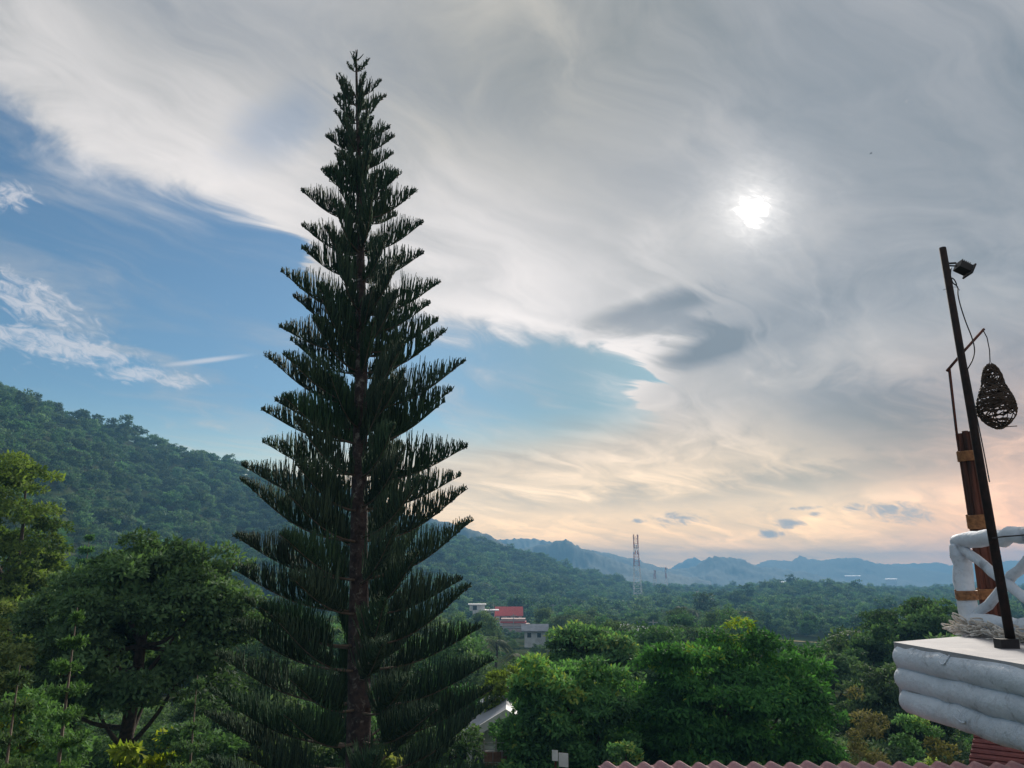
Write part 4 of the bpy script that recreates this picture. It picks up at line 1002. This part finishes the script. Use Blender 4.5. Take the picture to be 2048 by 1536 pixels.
m = MB(); m.tube([rel(at_y(x, y, Yw - .02), lan) for x, y in ((1980, 722), (1977, 730), (1974, 736))], .003, 4); m.tube([rel(at_y(x, y, Yw - .02), lan) for x, y in ((1980, 722), (1984, 728), (1988, 736))], .003, 4); m.tube([rel(at_y(x, y, Yw - .02), lan) for x, y in ((1984, 730), (2000, 742), (2009, 760), (2011, 780))], .003, 4); m.build('hanger', M['wicker'], lan)

# ------------------------------------------------------------------ roofs and small buildings just below
M['tile_pink'] = mat('tile_pink', (0.50, 0.30, 0.29), 0.9, (0.34, 0.20, 0.22), 7, bump=.7, bscale=40, dirt=(0.26, 0.21, 0.21), dscale=5)
M['roof_dark_red'] = mat('roof_dark_red', (0.20, 0.07, 0.065), 0.85, (0.14, 0.05, 0.05), 6, bump=.4, bscale=20)
M['brick'] = mat('brick', (0.24, 0.14, 0.10), 0.9, (0.16, 0.10, 0.075), 8, bump=.6, bscale=14)
E1 = at_y(1215, 1532, 8.6); E2 = at_y(2070, 1533, 8.35)
ed = E2 - E1; ed.z = 0; el_ = ed.length; ed = ed.normalized(); cd = Vector((.42, -.90, -.16)).normalized()
troof = empty('tile_roof', tuple(E1)); tag(troof, 'faded pink corrugated cement tile roof along the bottom edge', 'roof')
TW = .182; nt = int(el_ / TW) + 8; LT = 1.15
nu = ed.cross(cd).normalized(); nu = nu if nu.z > 0 else -nu
V = []; F = []; W = [(-.5, 0), (-.38, .002), (-.26, .018), (-.14, .042), (0, .052), (.14, .042), (.26, .018), (.38, .002), (.5, 0)]
for th in (0, -.011):
    for t in (0, .5, 1):
        for wx, wz in W: V.append(tuple(ed * wx * TW * 1.04 + cd * t * LT + nu * (wz + th + t * -.0)))
k = len(W)
for l in range(2):
    for j in range(2):
        for i in range(k - 1):
            b = l * 3 * k + j * k + i; q = (b, b + 1, b + k + 1, b + k); F.append(q if l else q[::-1])
for i in range(k - 1): F.append((i, 3 * k + i, 3 * k + i + 1, i + 1)); F.append((2 * k + i, 2 * k + i + 1, 5 * k + i + 1, 5 * k + i))
tm = bpy.data.meshes.new('roof_tile'); tm.from_pydata(V, [], F); tm.materials.append(M['tile_pink'])
g = np.random.default_rng(5)
for r_ in range(3):
    for i in range(nt):
        p = E1 + ed * (TW * i) + cd * (r_ * (LT - .12)) + nu * (-.014 * r_ ) + cd * float(g.normal(0, .012)) + nu * float(g.normal(0, .003))
        p.z = E1.z + (p - E1).dot(Vector((0, 0, 1))) + (E2.z - E1.z) * (TW * i / el_)
        o = ob('roof_tile', tm, troof, rel(p, troof)); o.rotation_euler = tuple(g.normal(0, .006, 3))
# support beam below the tiles
m = MB(); m.tube([rel(E1 - nu * .10 + cd * .1, troof), rel(E1 + ed * (el_ + 1) - nu * .10 + cd * .1, troof)], .05, 6); m.build('purlin', M['wood_red'], troof)
# dark red roof of a hut under the terrace
F0 = at_y(1938, 1520, 10.9); a0 = math.atan2(F0.x, F0.y) + R(9); dR = Vector((math.sin(a0), math.cos(a0), 0)); rR = Vector((math.cos(a0), -math.sin(a0), 0))
rh = empty('red_roofed_hut', (F0.x, F0.y, gz(F0.x, F0.y))); tag(rh, 'hut with dark brick red roof below the corner of the white terrace', 'house')
ez = F0.z - rh.location.z; rise_ = .50; span = 1.55; Lr = 6.0
m = MB(); ridge_ = dR * span + Vector((0, 0, rise_))
for s0, s1 in ((Vector((0, 0, 0)), ridge_), (dR * 2 * span, ridge_)):
    b0 = Vector((0, 0, ez)); th = Vector((0, 0, .06))
    v = [b0 + s0, b0 + s0 + rR * Lr, b0 + s1 + rR * Lr, b0 + s1]; m.raw([tuple(x) for x in v] + [tuple(x - th) for x in v], [(0, 1, 2, 3), (7, 6, 5, 4), (0, 4, 5, 1), (1, 5, 6, 2), (2, 6, 7, 3), (3, 7, 4, 0)])
m.build('roof', M['roof_dark_red'], rh)
for k in range(12):
    f_ = (k + .5) / 12; c = Vector((0, 0, ez)) + dR * span * f_ + Vector((0, 0, rise_ * f_ + .008)); m = MB(); m.tube([tuple(c), tuple(c + rR * Lr)], .022, 4); m.build('tile_course', M['roof_dark_red'], rh)
m = MB(); m.prism([tuple(dR * .35 + rR * .4), tuple(rR * (Lr - .4) + dR * .35), tuple(rR * (Lr - .4) + dR * (2 * span - .35)), tuple(dR * (2 * span - .35) + rR * .4)][::-1], (0, 0, 0), (0, 0, ez - .1)); m.build('wall', M['white_wall'], rh)
# white gabled house behind the rounded tree
gp = at_y(1012, 1424, 30); eL = at_y(925, 1474, 30)
hb = empty('white_gabled_house', (gp.x, 30, gz(gp.x, 30))); tag(hb, 'pale house with grey gabled roof half hidden by pine branches and rounded tree', 'house')
zb_ = hb.location.z; hw = gp.x - eL.x; rz = gp.z - zb_; ez = eL.z - zb_
m = MB(); m.prism([(-hw * .9, 0, 0), (hw * .9, 0, 0), (hw * .9, 0, ez), (0, 0, rz - .12), (-hw * .9, 0, ez)], (0, 0, 0), (0, 6, 0)); m.build('wall', M['white_wall'], hb)
for s in (-1, 1):
    m = MB(); m.prism([(0, 0, rz), (s * hw * 1.1, 0, ez - .12), (s * hw * 1.1, 0, ez), (0, 0, rz + .13)], (0, -.5, 0), (0, 6.4, 0)); rf = m.build('roof', M['grey_roof'], hb)
    m = MB(); m.prism([(0, 0, rz - .12), (s * hw * 1.1, 0, ez - .26), (s * hw * 1.1, 0, ez + .05), (0, 0, rz + .19)], (0, -.62, 0), (0, -.503, 0)); m.build('bargeboard', M['white_wall'], rf)
windows(hb, [(-.8, ez - .9), (.8, ez - .9)], .8, 1.0, 0)
m = MB(); m.prism([(-2.4, 0, ez - 1.15), (2.4, 0, ez - 1.15), (2.4, 0, ez - 1.05), (-2.4, 0, ez - 1.05)], (0, -2.2, -.35), (0, -.02, .1)); m.build('lean_to_roof', M['grey_roof'], hb)
# brick garden wall with pale fence posts in front of it
wl = at_y(968, 1502, 25.5); wr = at_y(1112, 1506, 25.5)
bw = empty('garden_wall', (wl.x, 25.5, gz(wl.x, 25.5))); tag(bw, 'brown brick garden wall with thin pale fence posts beneath the pale house', 'wall')
hh = wl.z - bw.location.z; ww = wr.x - wl.x
cw, ch = ww / 8, .30
bm_ = MB(); bm_.box((0, 0, 0), (cw - .03, .22, ch - .03)); bme = bm_.mesh('block', M['brick'])
m = MB(); m.box((ww / 2, .03, hh / 2), (ww, .17, hh)); m.build('mortar_core', M['concrete'], bw)
for r_ in range(int(hh / ch)):
    for c_ in range(8):
        ob('block', bme, bw, (cw * (c_ + .5), 0, hh - ch * (r_ + .5)))
for k in range(7):
    m = MB(); m.tube([(ww * k / 6, -.06, hh - 1.0), (ww * k / 6, -.06, hh + .35)], .03, 6); m.build('fence_post', M['concrete'], bw)
m = MB(); m.tube([(0, -.10, hh + .25), (ww, -.10, hh + .25)], .012, 5); m.tube([(0, -.10, hh - .3), (ww, -.10, hh - .3)], .012, 5); m.build('fence_wire', M['concrete'], bw)
# white boards by the path
for px, py, w, h, lab in [(1110, 1511, .16, .26, 'smaller white board standing under the rounded tree'), (1127, 1520, .26, .34, 'larger white board standing under the rounded tree')]:
    p = at_y(px, py, 22.5); g0 = gz(p.x, p.y); e = empty('white_board', (p.x, p.y, g0)); tag(e, lab, 'board', 'white boards under the rounded tree'); e.rotation_euler = (0, 0, R(-20))
    m = MB(); m.box((0, 0, p.z - g0), (w, .03, h)); m.build('panel', M['tower_white'], e)
    m = MB(); m.tube([(0, .04, 0), (0, .04, p.z - g0)], .03, 6); m.build('leg', M['wood_red'], e)
# far bird
bp = at_y(1742, 307, 120); bird = empty('bird', tuple(bp)); tag(bird, 'tiny dark bird gliding high in the grey cloud', 'bird')
m = MB(); m.tube([(-.16, .05, 0), (0, 0, 0), (.18, -.05, .02)], [.02, .06, .01], 6); m.build('body', M['black'], bird, smooth=True)
for s in (-1, 1):
    m = MB(); m.raw([(-.05, 0, .02), (.07, 0, .02), (.02, s * .22, .10), (-.06, s * .42, .05), (-.08, s * .2, .08), (0, 0, .035)], [(0, 1, 2, 4), (4, 2, 3), (0, 4, 5), (5, 4, 2, 1)]); m.build('wing', M['black'], bird)

# ------------------------------------------------------------------ haze
hz = bpy.data.materials.new('haze'); hz.use_nodes = True
T = NT(hz.node_tree); T.n.clear()
out = T.new('ShaderNodeOutputMaterial'); pv = T.new('ShaderNodeVolumePrincipled')
pv.inputs['Color'].default_value = (0.24, 0.56, 0.92, 1); pv.inputs['Density'].default_value = 5.0e-4; pv.inputs['Anisotropy'].default_value = 0.0
T.l.new(pv.outputs[0], out.inputs['Volume'])
mb = MB(); mb.box((0, 0, 48), (9900, 9900, 190)); o = mb.build('haze', hz); tag(o, 'thin blue evening haze filling the valley', 'haze', kind='stuff')
